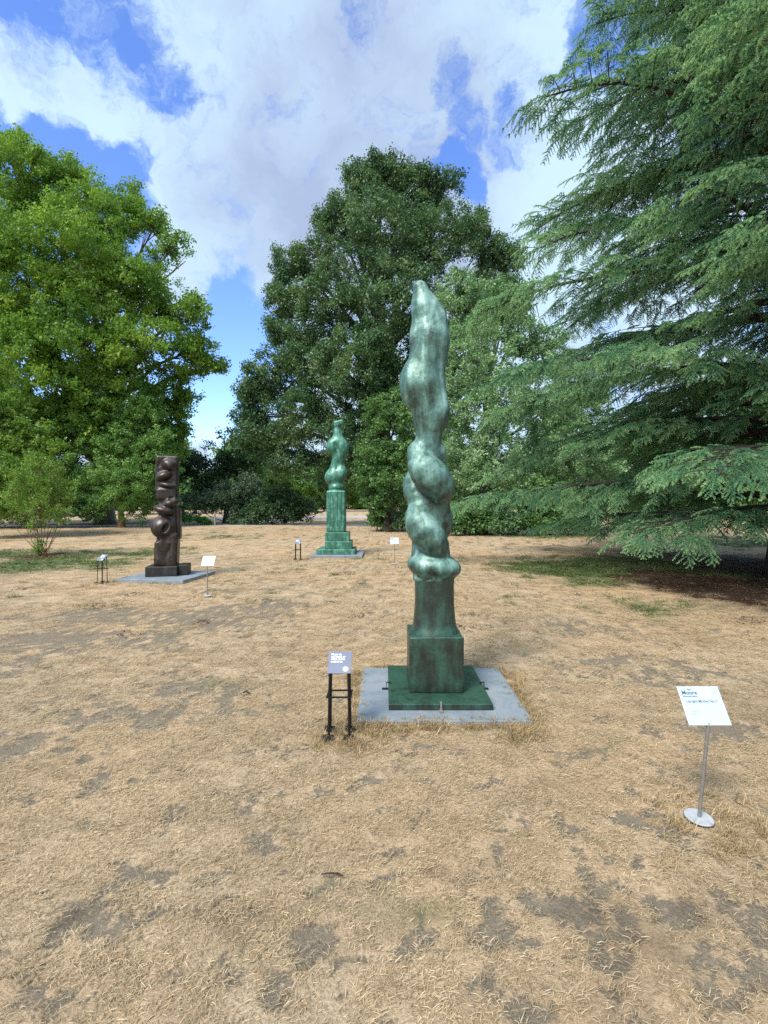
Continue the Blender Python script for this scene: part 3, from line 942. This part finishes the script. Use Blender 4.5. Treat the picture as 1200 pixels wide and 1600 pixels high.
# trees beyond the lawn
far = [(-62, 50, 15), (-50, 54, 13), (-40, 49, 14), (-27, 58, 11), (-17, 66, 10), (-7, 74, 9), (3, 76, 11), (11, 70, 13), (20, 62, 13), (30, 58, 14), (40, 54, 15), (50, 50, 14), (60, 46, 15), (24, 44, 9), (46, 38, 12)]
farlab = ['far left of all, the broadest', 'second from the left, behind the plane tree', 'behind the plane tree trunk', 'behind the birch', 'in the gap left of the oak', 'beyond the wide pale path', 'behind the oak trunk', 'behind the oak on its right',
          'behind the whitebeam', 'behind the cedar, nearest its left side', 'behind the cedar trunk', 'behind the right side of the cedar', 'farthest right of all', 'low and rounded, seen under the cedar', 'dense, past the cedar at the right edge']
for i, (x, y, h) in enumerate(far):
    rd = random.Random(i)
    lob = []
    for j in range(9):
        hh = h * rd.uniform(.22, .85); off = rd.uniform(-1, 1) * h * .42 * (1 - .5 * hh / h)
        lob.append((600 + 800 * (x + off) / y, 782 - 800 * (hh - 1.6) / y, 800 / y * h * rd.uniform(.16, .26), rd.uniform(-2, 2)))
    make_tree('distant_tree', 'hazy green distant tree ' + farlab[i], 'tree', (x, y), lob, C_far, 'leaf_green', 'bark_dark', 1.3, 1.1, .3, seed=40 + i, group='trees beyond the lawn')
# far hedge mass closing the horizon
P = []
for i in range(5200):
    a = rng.uniform(-math.pi * .5, math.pi * .5)
    d = rng.uniform(88, 104)
    hgt = 5 + 5 * fbm(np.array([a * 9]), np.array([1.0]), 3)[0]
    P.append((math.sin(a) * d * 1.1, math.cos(a) * d, rng.uniform(0.2, hgt)))
P = np.array(P)
o = scatter('far_wood', P, np.stack([np.zeros(len(P)), np.zeros(len(P)), rng.uniform(0, 6, len(P))], 1), rng.uniform(1.2, 2.0, len(P)), rng.integers(0, 4, len(P)), C_far, M['leaf_green'])
tag(o, 'continuous far off belt of woodland closing the horizon', 'wood', kind='stuff')


# ------------------------------------------------------------------ cedar
def cedar_spray(name, seed):
    """a flat, drooping branchlet about 0.8 m long, set with twigs full of short needles"""
    r = random.Random(seed)
    V = []; F = []; T = []
    def needle(p, d, L, w, tn):
        s = d.cross(Vector((r.uniform(-1, 1), r.uniform(-1, 1), r.uniform(-1, 1)))).normalized() * w * .5
        o = len(V); V.extend([p - s, p + s, p + d * L]); F.append((o, o + 1, o + 2)); T.extend([tn] * 3)
    def rosette(p, ax, tn):
        for k in range(9):
            d = (Vector((r.gauss(0, 1), r.gauss(0, 1), r.gauss(.35, .9))) + ax * .5).normalized()
            needle(p, d, r.uniform(.022, .038), .011, tn + r.uniform(-.15, .15))
    L = .8
    def axis_pt(t): return Vector((L * t, .05 * math.sin(t * 3 + seed), .05 * t - .20 * t * t))
    n = 8
    for i in range(n):
        t = (i + .5) / n
        p = axis_pt(t)
        for side in (-1, 1):
            if r.random() < .06: continue
            tl = (.27 * (1 - t) ** .6 + .06) * r.uniform(.45, 1.2)
            d = Vector((r.uniform(.4, .9), side * .78, r.uniform(-.45, .25))).normalized()
            m = int(tl / .017) + 1
            for j in range(m):
                q = (j + .6) / m
                pp = p + d * tl * q + Vector((0, 0, -.4 * tl * q * q))
                rosette(pp, d, .15 + .75 * q ** 1.5)  # tips toned light, bases dark: highlights and inner shade put into the colour
            e = p + d * tl + Vector((0, 0, -.22 * tl))
            o = len(V); w = .003
            V.extend([p + Vector((w, 0, 0)), p - Vector((w, 0, 0)), e]); F.append((o, o + 1, o + 2)); T.extend([0.0] * 3)
    for i in range(26):
        t = (i + .5) / 26
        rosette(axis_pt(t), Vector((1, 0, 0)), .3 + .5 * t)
        p, q = axis_pt(i / 26), axis_pt((i + 1) / 26)
        o = len(V); w = .006 * (1 - t) + .002
        V.extend([p + Vector((0, w, 0)), p - Vector((0, w, 0)), q - Vector((0, w, 0)), q + Vector((0, w, 0))]); F.append((o, o + 1, o + 2)); F.append((o, o + 2, o + 3)); T.extend([0.0] * 4)
    me = mesh_from(name, np.array([tuple(v) for v in V]), np.array(F))
    tn = me.attributes.new('tone', 'FLOAT', 'POINT'); tn.data.foreach_set('value', np.clip(np.array(T), 0, 1).astype(np.float32))
    me.materials.append(M['needle'])
    return src_obj(name, me)


C_cedar = coll_of('cedar_sprays', [cedar_spray('cedar_spray', 5 + i) for i in range(4)])


def make_cedar(base, height, nlimb, lab):
    rd = random.Random(91)
    t = empty('cedar_tree', (base[0], base[1], 0))
    tag(t, lab, 'tree')
    tb = Tubes()
    P = []; Rr = []; S = []
    def tp(z): return Vector((.12 * math.sin(z * .5), .1 * math.cos(z * .4), z))
    tb.add([tp(height * i / 12) for i in range(13)], [.42 * (1.3 if i == 0 else 1) * (1 - .93 * i / 12) + .01 for i in range(13)], 10)
    def put(p, az, pitch, roll, s):
        P.append(tuple(p)); Rr.append((roll, pitch, az)); S.append(s)
    for i in range(nlimb):
        f = (i + .5) / nlimb
        z0 = rd.uniform(-.35, .35) * (i > 12) + .95 + (height - 1.4) * f ** 1.05
        az = i * 2.39996 + rd.uniform(-.35, .35)
        L = (7.6 * (1 - (z0 / (height + .5)) ** 1.9)) * rd.choice([.62, .8, .95, 1.0, 1.1]) * rd.uniform(.9, 1.08)
        if z0 < 1.7: L *= .9
        rise = rd.uniform(-.05, .28) * L + .12 * L * f
        droop = rd.uniform(.14, .24) * L
        if z0 < 2.2: droop = rd.uniform(.04, .16) * L; rise = rd.uniform(.0, .12) * L
        bend = rd.uniform(-.12, .12)
        def lp(q):
            a = az + bend * q
            h = z0 + rise * math.sin(q * 1.57) - droop * q ** 2.2
            return tp(z0) * Vector((1, 1, 0)) + Vector((math.cos(a) * L * q, math.sin(a) * L * q, max(h, .55)))             if False else Vector((tp(z0).x + math.cos(a) * L * q, tp(z0).y + math.sin(a) * L * q, max(h, .55 + .15 * q)))
        r0 = .095 * (1 - .65 * f)
        tb.add([lp(q / 8) for q in range(9)], [r0 * (1 - .9 * q / 8) + .006 for q in range(9)], 6)
        ns = int(L * 5.2)
        for k in range(ns):
            q = .16 + .84 * (k + rd.random() * .6) / ns
            side = 1 if k % 2 else -1
            p = lp(q)
            taz = az + bend * q
            ba = taz + side * rd.uniform(.65, 1.05)
            bl = ((1 - q) ** .8 * 2.1 + .35) * rd.uniform(.7, 1.15)
            if q < .3: bl *= .7
            br = rd.uniform(-.05, .14); bd = rd.uniform(.16, .34)
            def bp(u): return p + Vector((math.cos(ba) * bl * u, math.sin(ba) * bl * u, bl * (br * u - bd * u * u)))
            tb.add([bp(0), bp(.33), bp(.66), bp(1)], [.018 * (1 - q) + .009, .013 * (1 - q) + .007, .008, .003], 4)
            m = max(1, int(bl / .28))
            for j in range(m):
                u = (j + .7) / m
                s2 = 1 if j % 2 else -1
                put(bp(u), ba + s2 * rd.uniform(.35, .9), rd.uniform(-.1, .7), rd.uniform(-.7, .7), rd.uniform(.5, .95) * (1.05 - .3 * u))
            put(bp(.93), ba, rd.uniform(.15, .5), rd.uniform(-.3, .3), rd.uniform(.6, .9))
        put(lp(.9), az + bend, .25, 0, 1.0); put(lp(.98), az + bend, .35, 0, .8)
        for k in range(int(L * 2)):
            put(lp(rd.uniform(.3, .95)), az + rd.uniform(-.6, .6), rd.uniform(-.1, .3), rd.uniform(-.4, .4), rd.uniform(.6, .9))
    cr = scatter('crown', P, Rr, S, rng.integers(0, 4, len(P)), C_cedar, M['needle'], t)
    tb.build('trunk', M['bark_dark'], t)
    print('cedar sprays', len(P))
    return t


make_cedar((8.9, 11.0), 18.0, 128, 'huge blue green cedar with drooping layered branches at the right')


# ------------------------------------------------------------------ sculptures (plain abstract stand-ins)
class SDF:
    def __init__(s, lo, hi, h):
        s.h = h; s.lo = np.array(lo, float)
        n = np.ceil((np.array(hi) - s.lo) / h).astype(int) + 1
        g = [s.lo[i] + h * np.arange(n[i]) for i in range(3)]
        s.X, s.Y, s.Z = np.meshgrid(*g, indexing='ij')
        s.D = np.full(s.X.shape, 1e3)
    def _loc(s, c, rot):
        x, y, z = s.X - c[0], s.Y - c[1], s.Z - c[2]
        if rot:
            m = np.array(Euler(rot).to_matrix()).T
            x, y, z = (m[0, 0] * x + m[0, 1] * y + m[0, 2] * z, m[1, 0] * x + m[1, 1] * y + m[1, 2] * z, m[2, 0] * x + m[2, 1] * y + m[2, 2] * z)
        return x, y, z
    def smin(s, d, k):
        if k <= 0: s.D = np.minimum(s.D, d); return
        h = np.clip(.5 + .5 * (s.D - d) / k, 0, 1)
        s.D = s.D * (1 - h) + d * h - k * h * (1 - h)
    def sub(s, d, k=.02):
        h = np.clip(.5 - .5 * (s.D + d) / k, 0, 1)
        s.D = s.D * (1 - h) - d * h + k * h * (1 - h)
    def ell(s, c, r, rot=None):
        x, y, z = s._loc(c, rot)
        k0 = np.sqrt((x / r[0]) ** 2 + (y / r[1]) ** 2 + (z / r[2]) ** 2)
        k1 = np.sqrt((x / r[0] ** 2) ** 2 + (y / r[1] ** 2) ** 2 + (z / r[2] ** 2) ** 2)
        return k0 * (k0 - 1) / np.maximum(k1, 1e-6)
    def rbox(s, c, b, r, rot=None):
        x, y, z = s._loc(c, rot)
        q = [abs(x) - b[0] + r, abs(y) - b[1] + r, abs(z) - b[2] + r]
        return np.sqrt(sum(np.maximum(a, 0) ** 2 for a in q)) + np.minimum(np.maximum(q[0], np.maximum(q[1], q[2])), 0) - r
    def cone(s, a, b, ra, rb, ys=1.0):
        a = np.array(a, float); b = np.array(b, float)
        dx, dy, dz = s.X - a[0], (s.Y - a[1]) / ys, s.Z - a[2]
        ba = b - a
        t = np.clip((dx * ba[0] + dy * ba[1] + dz * ba[2]) / (ba @ ba), 0, 1)
        r = ra + (rb - ra) * t
        return np.sqrt((dx - ba[0] * t) ** 2 + (dy - ba[1] * t) ** 2 + (dz - ba[2] * t) ** 2) - r
    def mesh(s, name, smooth=True):
        D = s.D; nx, ny, nz = D.shape
        ins = D < 0
        cell = np.zeros((nx - 1, ny - 1, nz - 1), int)
        acc = np.zeros(cell.shape + (3,)); cnt = np.zeros(cell.shape)
        for axis_ in range(3):
            a = [slice(None)] * 3; b = [slice(None)] * 3
            a[axis_] = slice(0, -1); b[axis_] = slice(1, None)
            da, db = D[tuple(a)], D[tuple(b)]
            cross = (da < 0) != (db < 0)
            t = np.where(cross, da / np.where(cross, da - db, 1), 0)
            idx = np.indices(da.shape).astype(float)
            idx[axis_] += t
            others = [k for k in range(3) if k != axis_]
            for o1 in (0, 1):
                for o2 in (0, 1):
                    sl = [slice(None)] * 3
                    for k, o_ in zip(others, (o1, o2)):
                        sl[k] = slice(0, -1) if o_ == 0 else slice(1, None)
                    cr = cross[tuple(sl)]
                    cnt += cr
                    for k in range(3): acc[..., k] += idx[k][tuple(sl)] * cr
        act = cnt > 0
        vid = -np.ones(cell.shape, int); vid[act] = np.arange(act.sum())
        V = s.lo + s.h * acc[act] / cnt[act][:, None]
        F = []
        for axis_ in range(3):
            a = [slice(None)] * 3; b = [slice(None)] * 3
            a[axis_] = slice(0, -1); b[axis_] = slice(1, None)
            ia, ib = ins[tuple(a)], ins[tuple(b)]
            o1, o2 = [(1, 2), (2, 0), (0, 1)][axis_]
            for flip, msk in ((False, ia & ~ib), (True, ~ia & ib)):
                p = np.argwhere(msk)
                p = p[(p[:, o1] > 0) & (p[:, o2] > 0) & (p[:, o1] < D.shape[o1] - 1) & (p[:, o2] < D.shape[o2] - 1)]
                def vv(d1, d2):
                    q = p.copy(); q[:, o1] -= d1; q[:, o2] -= d2
                    return vid[q[:, 0], q[:, 1], q[:, 2]]
                quad = np.stack([vv(1, 1), vv(0, 1), vv(0, 0), vv(1, 0)], 1)
                F.append(quad[:, ::-1] if flip else quad)
        F = np.concatenate(F)
        # surface irregularity of the casting
        return V, F


def casting(name, V, F, amp, freq, mat, parent, seed=0):
    me = mesh_from(name, V, F, True)
    nrm = np.zeros(len(V) * 3, np.float32); me.vertices.foreach_get('normal', nrm); nrm = nrm.reshape(-1, 3)
    d = (fbm(V[:, 0] * freq + seed, V[:, 1] * freq, 4, V[:, 2] * freq) - .5) * 2 * amp
    V = V + nrm * d[:, None]
    me.vertices.foreach_set('co', V.astype(np.float32).ravel()); me.update()
    return obj(name, me, mat, parent)


# --- tall green bronze in the foreground
sx, sy = .435, 4.22
slab = obj('paving_slab', new_box((0, 0, .0), (1.26, 1.16, .06), .006), M['slab'], None, (sx, sy, .003))
tag(slab, 'blue grey concrete slab under the tall green bronze in the foreground', 'slab')
s1 = empty('bronze_sculpture', (.425, 4.27, .033))
tag(s1, 'tall green abstract bronze of stacked swelling forms ending in a spire', 'sculpture')
obj('base_plate', new_box((0, 0, .024), (.78, .90, .048), .006), M['bronze_base'], s1, (0, 0, 0))
bm = new_box((0, 0, .22), (.43, .44, .44), .012, None, 3)
bmesh.ops.subdivide_edges(bm, edges=bm.edges[:], cuts=5, use_grid_fill=True)
for v in bm.verts:
    q = fbm(np.array([v.co.x * 9]), np.array([v.co.y * 9]), 3, np.array([v.co.z * 9]))[0] - .5
    v.co += v.co.normalized() * q * .012
for f in bm.faces: f.smooth = True
obj('block', bm, M['bronze_base'], s1, (-.01, -.02, .0475))
# drum between block and figure: slightly waisted, flared foot
V = []; F = []
nr, na = 26, 48
for i in range(nr):
    t = i / (nr - 1)
    z = t * .50
    r = .186 - .020 * math.sin(t * math.pi * .9) - .010 * t + .012 * max(0, 1 - t * 9)
    if i == nr - 1: r *= .97
    for k in range(na):
        a = 2 * math.pi * k / na
        c, s_ = math.cos(a), math.sin(a)
        e = 1.0 / (abs(c) ** 2.6 + abs(s_) ** 2.6) ** (1 / 2.6)
        V.append((r * c * e, r * s_ * e, z))
for i in range(nr - 1):
    for k in range(na):
        k2 = (k + 1) % na
        F.append((i * na + k, i * na + k2, (i + 1) * na + k2, (i + 1) * na + k))
V = np.array(V); F = np.array(F)
casting('drum', V, F, .006, 8, M['bronze_base'], s1)
bpy.data.objects['drum'].location = (-.005, 0, .485)
top_disc = bmesh.new(); bmesh.ops.create_cone(top_disc, cap_ends=True, segments=40, radius1=.172, radius2=.165, depth=.02)
obj('drum_top', top_disc, M['bronze_green'], s1, (-.005, 0, .985))

g = SDF((-.36, -.34, .84), (.34, .34, 3.56), .0105)
X0 = .425


def wx(px): return (px - 600) / 190.5 - .42


def wz(py): return 1.6 + (782 - py) / 190.5 - .033


g.smin(g.ell((wx(679), 0, wz(886)), (.225, .20, .115), (0, R(7), 0)), 0)
g.smin(g.ell((wx(677), 0, wz(905)), (.17, .165, .06)), .04)
# core and two strands that wind round each other up to the spire
g.smin(g.cone((wx(675), 0, wz(880)), (wx(667), 0, wz(700)), .12, .11), .05)
for ph in (0.6, 0.6 + math.pi):
    for i in range(16):
        t0, t1 = i / 16, (i + 1) / 16
        q = []
        for t in (t0, t1):
            z = wz(872) + t * (wz(706) - wz(872))
            amp = .070 + .074 * (.5 - .5 * math.cos(4 * math.pi * t)) * (.75 + .5 * t)
            rr = .102 + .038 * (.5 - .5 * math.cos(4 * math.pi * t)) * (.7 + .6 * t)
            a_ = ph + t * 5.2
            q.append((wx(673 - 6 * t) + amp * math.cos(a_), -amp * .8 * math.sin(a_), z, rr))
        d = g.cone(q[0][:3], q[1][:3], q[0][3], q[1][3])
        strand = d if i == 0 else np.minimum(strand, d)
    g.smin(strand, .012)
pts = [(668, 712, .095), (671, 655, .118), (664, 600, .155), (669, 525, .142), (664, 478, .106), (656, 446, .060)]
for i, (a, b) in enumerate(zip(pts[:-1], pts[1:])):
    g.smin(g.cone((wx(a[0]), -.02, wz(a[1])), (wx(b[0]), -.02, wz(b[1])), a[2], b[2], .9), .035 if i == 0 else .06)
g.smin(g.ell((wx(640), -.02, wz(600)), (.075, .10, .17)), .10)
g.smin(g.ell((wx(690), -.03, wz(640)), (.06, .09, .13)), .08)
g.smin(g.ell((wx(690), .0, wz(520)), (.05, .11, .22)), .09)
for (px, y, py, r, ro) in ((692, -.22, 590, (.07, .12, .30), -7), (648, -.21, 520, (.055, .10, .30), 5), (672, -.19, 460, (.035, .10, .16), -5), (650, -.22, 668, (.05, .12, .14), 10)):
    g.sub(g.ell((wx(px), y, wz(py)), r, (0, R(ro), 0)), .04)
V, F = g.mesh('f')
casting('figure', V, F, .007, 9, M['bronze_green'], s1, 3)
# holding brackets on the slab
for (lx, ly, rz) in ((-.405, -.02, R(90)), (.405, -.02, R(-90)), (.0, -.465, R(180))):
    bm = bmesh.new()
    box(bm, (0, .012, .006), (.03, .05, .006), .001)
    box(bm, (0, .0, .032), (.016, .005, .05), .001)
    box(bm, (0, -.018, .058), (.016, .04, .005), .001)
    obj('bracket', bm, M['steel'] if lx == 0 else M['black_metal'], s1, (lx, ly, .0), (0, 0, rz))

# --- pale green bronze at the back
slab3 = obj('paving_slab', new_box((0, 0, 0), (1.44, 1.5, .12), .01), M['slab'], None, (SLAB3[0], SLAB3[1], .02))
tag(slab3, 'grey stone slab under the pale green bronze in the middle distance', 'slab')
s2 = empty('bronze_sculpture', (-1.36, 14.9, .08))
tag(s2, 'pale green abstract bronze column with a smooth waisted top in the middle distance', 'sculpture')
obj('base_plate', new_box((0, 0, .07), (1.08, 1.05, .14), .012), M['bronze_far'], s2)
obj('step', new_box((.06, -.04, .25), (.76, .74, .22), .015), M['bronze_far'], s2)
obj('step', new_box((.02, -.02, .485), (.68, .66, .25), .015), M['bronze_far'], s2)
g = SDF((-.46, -.4, .58), (.46, .4, 3.96), .018)
g.smin(g.rbox((-.02, 0, 1.2), (.27, .26, .60), .04), 0)
for (xx, w) in ((-.16, .012), (.05, .012), (.16, .012)):
    g.sub(g.rbox((xx, -.28, 1.25), (w, .04, .50), .01), .01)
g.smin(g.ell((-.02, 0, 1.90), (.24, .24, .16)), .06)
g.smin(g.ell((-.09, 0, 2.20), (.29, .24, .26), (0, R(-14), 0)), .10)
g.smin(g.ell((.12, -.04, 2.28), (.17, .18, .24), (0, R(10), 0)), .08)
g.smin(g.cone((-.02, 0, 2.4), (.05, 0, 2.8), .20, .19, .85), .12)
g.smin(g.ell((-.10, .0, 3.10), (.22, .20, .27), (0, R(12), 0)), .12)
g.smin(g.ell((.16, -.02, 3.05), (.18, .18, .28), (0, R(-8), 0)), .08)
g.smin(g.cone((.03, 0, 3.25), (.0, 0, 3.68), .16, .10, .9), .10)
g.smin(g.rbox((.05, 0, 3.76), (.15, .11, .085), .05, (0, R(-14), 0)), .06)
g.sub(g.ell((.10, -.26, 2.62), (.10, .12, .26), (0, R(32), 0)), .04)
g.sub(g.ell((.02, -.24, 3.02), (.06, .09, .22), (0, R(-30), 0)), .04)
V, F = g.mesh('f')
casting('figure', V, F, .012, 4, M['bronze_far'], s2, 9)

# --- dark brown bronze on the left
slab2 = obj('paving_slab', new_box((0, 0, 0), (1.40, 1.32, .10), .01), M['slab'], None, (SLAB2[0], SLAB2[1], .02), (0, 0, SLAB2[4]))
tag(slab2, 'grey stone slab under the dark brown bronze on the left', 'slab')
s3 = empty('bronze_sculpture', (-4.47, 10.55, .07), R(12))
tag(s3, 'dark brown abstract bronze block with rounded bosses and hollows on the left', 'sculpture')
obj('base_block', new_box((-.06, 0, .10), (.60, .56, .20), .012), M['bronze_black'], s3)
obj('base_block', new_box((.335, .06, .105), (.18, .46, .21), .012), M['bronze_black'], s3)
g = SDF((-.42, -.42, .17), (.42, .40, 2.46), .014)
g.smin(g.rbox((.0, .02, .52), (.225, .19, .36), .07, (0, R(2), 0)), 0)
g.smin(g.rbox((.02, .04, 1.3), (.17, .15, .6), .05), .06)
g.smin(g.ell((-.06, -.02, .98), (.255, .25, .24), (0, R(18), 0)), .04)
g.smin(g.rbox((.14, .08, 1.05), (.12, .13, .32), .02), .02)
g.smin(g.ell((-.03, -.05, 1.33), (.23, .22, .105), (0, R(16), 0)), .02)
g.smin(g.ell((.08, -.04, 1.47), (.18, .21, .11), (0, R(-20), 0)), .02)
g.smin(g.rbox((.01, .02, 1.66), (.20, .16, .12), .05), .04)
g.smin(g.rbox((.0, .05, 2.08), (.215, .13, .37), .04, (0, R(1.5), 0)), .03)
g.smin(g.ell((.05, -.05, 2.26), (.14, .13, .12), (0, R(30), 0)), .03)
g.smin(g.ell((-.05, -.06, 2.03), (.17, .14, .10), (0, R(-20), 0)), .02)
g.smin(g.ell((.04, -.04, 1.84), (.19, .16, .075), (0, R(12), 0)), .02)
g.sub(g.ell((-.13, -.16, 2.27), (.06, .10, .12), (0, R(20), 0)), .03)
g.sub(g.ell((.14, -.18, 2.02), (.05, .10, .08)), .03)
g.sub(g.ell((.10, -.24, 1.58), (.075, .12, .055)), .015)
g.sub(g.ell((.02, -.27, .98), (.055, .10, .12), (0, R(25), 0)), .03)
g.sub(g.ell((-.20, -.12, .74), (.10, .16, .05)), .03)
g.sub(g.ell((.06, -.26, .50), (.05, .12, .22), (0, R(16), 0)), .04)
V, F = g.mesh('f')
casting('figure', V, F, .006, 5, M['bronze_brown'], s3, 5)


# ------------------------------------------------------------------ signs
def text_mesh(body, size, bold=0.0, align='LEFT', shear=0.0, space=1.0):
    cu = bpy.data.curves.new('text', 'FONT')
    cu.body = body; cu.size = size; cu.align_x = align; cu.offset = bold; cu.extrude = .0004; cu.shear = shear
    cu.space_character = space; cu.resolution_u = 3
    o = bpy.data.objects.new('tmp', cu)
    COL.objects.link(o)
    dg = bpy.context.evaluated_depsgraph_get()
    me = bpy.data.meshes.new_from_object(o.evaluated_get(dg))
    bpy.data.objects.remove(o)
    me.name = 'lettering'
    return me


def label_sign(loc, label, tilt=R(54), yaw=0.0, lean=(.03, .0), title='Upright Motive No.7', num='25', plate_h=.50, post_r=.0085, grp=None):
    t = empty('label_sign', (loc[0], loc[1], 0), yaw)
    tag(t, label, 'sign', grp)
    bm = bmesh.new()
    bmesh.ops.create_cone(bm, cap_ends=True, segments=40, radius1=.068, radius2=.064, depth=.006)
    for f in bm.faces: f.smooth = len(f.verts) == 4
    obj('foot', bm, M['pale_metal'], t, (0, 0, .020), (R(3), R(3), 0))
    tb = Tubes(); pz = plate_h + .004
    tb.add([(0, 0, .012), (lean[0] * .5, lean[1] * .5, pz * .5), (lean[0], lean[1], pz)], [post_r] * 3, 10)
    tb.build('post', M['steel'], t)
    pw, ph = .21, .188
    p = obj('panel', new_box((0, ph / 2, 0), (pw, ph, .004), .001), M['white_plate'], t, (lean[0] + .005, lean[1] - .008, plate_h - .006), (tilt, 0, 0))
    z = .0025
    def tx(s, x, y, size, mat, bold=0.0, **k):
        obj('lettering', text_mesh(s, size, bold, **k), M[mat], p, (x, y, z))
    tx('Henry', -.058, .168, .009, 'ink_blue', .0003)
    tx('Moore', -.090, .147, .028, 'ink_blue', .0005)
    tx('Monumental Nature', -.088, .136, .0085, 'ink_blue', .0002)
    tx(num, .062, .150, .024, 'ink_grey', 0)
    tx(title, -.082, .108, .0185, 'ink_blue', .0001)
    tx('1955-56', -.075, .062, .0095, 'ink_grey'); tx('Bronze', -.075, .048, .0095, 'ink_grey')
    return t


label_sign((1.572, 2.555), 'white label sign on a steel post, nearest to the camera at the right', lean=(.028, -.03), yaw=0)
label_sign((-2.94, 8.53), 'white label sign on a thin post in front of the dark brown bronze', lean=(.0, -.02), title='Upright Motive', num='', plate_h=.52)
label_sign((.26, 12.8), 'small distant white label sign right of the pale green bronze', lean=(.0, -.02), title='Upright Motive', num='', plate_h=.52)


def barrier(loc, label, yaw=0.0, grp='grey notice stands beside the bronzes'):
    t = empty('notice_stand', (loc[0], loc[1], 0), yaw)
    tag(t, label, 'sign stand', grp)
    w, d = .062, .045
    hts = {-1: .455, 1: .52}
    for sx_ in (-1, 1):
        for sy_ in (-1, 1):
            h = .455 if sy_ < 0 else .53
            bx_ = 1.12
            tb = Tubes()
            tb.add([(sx_ * w * bx_, sy_ * d * 1.2, .012), (sx_ * w, sy_ * d, h)], [.0085, .0085], 4)
            tb.build('leg', M['black_metal'], t)
            bm = new_box((0, 0, .008), (.070, .050, .016), .002)
            obj('foot', bm, M['black_metal'], t, (sx_ * w * bx_ - .004, sy_ * d * 1.45, .018), (0, 0, R(4) * sx_))
    bm = bmesh.new()
    for sy_ in (-1, 1): box(bm, (0, sy_ * (d + .017), .29), (2 * w + .05, .009, .009))
    for sx_ in (-1, 1): box(bm, (sx_ * (w + .0175), 0, .29), (.009, 2 * d + .024, .009))
    obj('brace', bm, M['black_metal'], t)
    bm = bmesh.new()
    ang = R(40)
    box(bm, (0, 0, 0), (.148, .118, .016), .001)
    obj('frame', bm, M['black_metal'], t, (0, 0, .487), (ang, 0, 0))
    p = obj('panel', new_box((0, 0, 0), (.156, .168, .004), .001), M['grey_plate'], t, (0, .004, .502), (ang, 0, 0))
    for i, s in enumerate(('Please do', 'not touch or', 'climb on the', 'sculptures.')):
        obj('lettering', text_mesh(s, .0185, .0007), M['white_ink'], p, (-.060, .054 - i * .0185, .0025))
    # hand emblem in a ring
    bm = bmesh.new()
    n = 28
    ro, ri = .0185, .0158
    a = [bm.verts.new((ro * math.cos(2 * math.pi * k / n), ro * math.sin(2 * math.pi * k / n), 0)) for k in range(n)]
    b = [bm.verts.new((ri * math.cos(2 * math.pi * k / n), ri * math.sin(2 * math.pi * k / n), 0)) for k in range(n)]
    for k in range(n): bm.faces.new((a[k], a[(k + 1) % n], b[(k + 1) % n], b[k]))
    box(bm, (0, -.006, 0), (.013, .011, .0006))
    for k, (fx, fl, fa) in enumerate(((-.0055, .010, .18), (-.002, .012, .05), (.0018, .0118, -.06), (.0052, .009, -.2))):
        box(bm, (fx - math.sin(fa) * fl * .4, .003 + fl * .25, 0), (.0025, fl, .0006), 0, (0, 0, fa))
    box(bm, (-.0095, -.003, 0), (.0026, .009, .0006), 0, (0, 0, .7))
    obj('emblem', bm, M['white_ink'], p, (.042, -.052, .0026))
    return t


barrier((-.30, 3.47), 'black notice stand with a grey panel beside the tall foreground bronze')
barrier((-5.42, 9.85), 'black notice stand with a grey panel left of the dark brown bronze', R(-22))
barrier((-2.30, 13.7), 'tiny black notice stand left of the pale green bronze', 0)

# ------------------------------------------------------------------ small things
gx, gy = GP(518, 1373)
tb = Tubes()
tb.add([(-.045, .004, .012), (-.02, -.002, .02), (.005, .002, .018), (.03, -.004, .02), (.05, -.006, .013)], [.002, .0035, .004, .0038, .0022], 6)
tw = tb.build('twig', M['twig']); tw.location = (gx, gy, .004)
tag(tw, 'short dark twig lying on the dry grass in the foreground', 'twig')
px_, py_ = GP(338, 820)
po = empty('marker_post', (-10.9, 33.0, 0)); tag(po, 'small pale wooden post on the far edge of the lawn', 'post')
obj('shaft', new_box((0, 0, .42), (.09, .09, .84), .01), M['wood_post'], po)
obj('cap', new_box((0, 0, .855), (.12, .12, .03), .008), M['wood_post'], po)
for (px, py, lb) in ((340, 888, 'dark fallen stick lying right of the middle white sign'), (385, 1085, 'brown curled leaf lying on the lawn left of the near notice stand')):
    x, y = GP(px, py)
    tb = Tubes(); L = .10 if py < 1000 else .03
    tb.add([(-L, 0, .012), (0, .01, .022), (L, -.01, .012)], [.005, .008, .004], 6)
    o = tb.build('stick', M['twig']); o.location = (x, y, .002); tag(o, lb, 'stick')
print('done build')
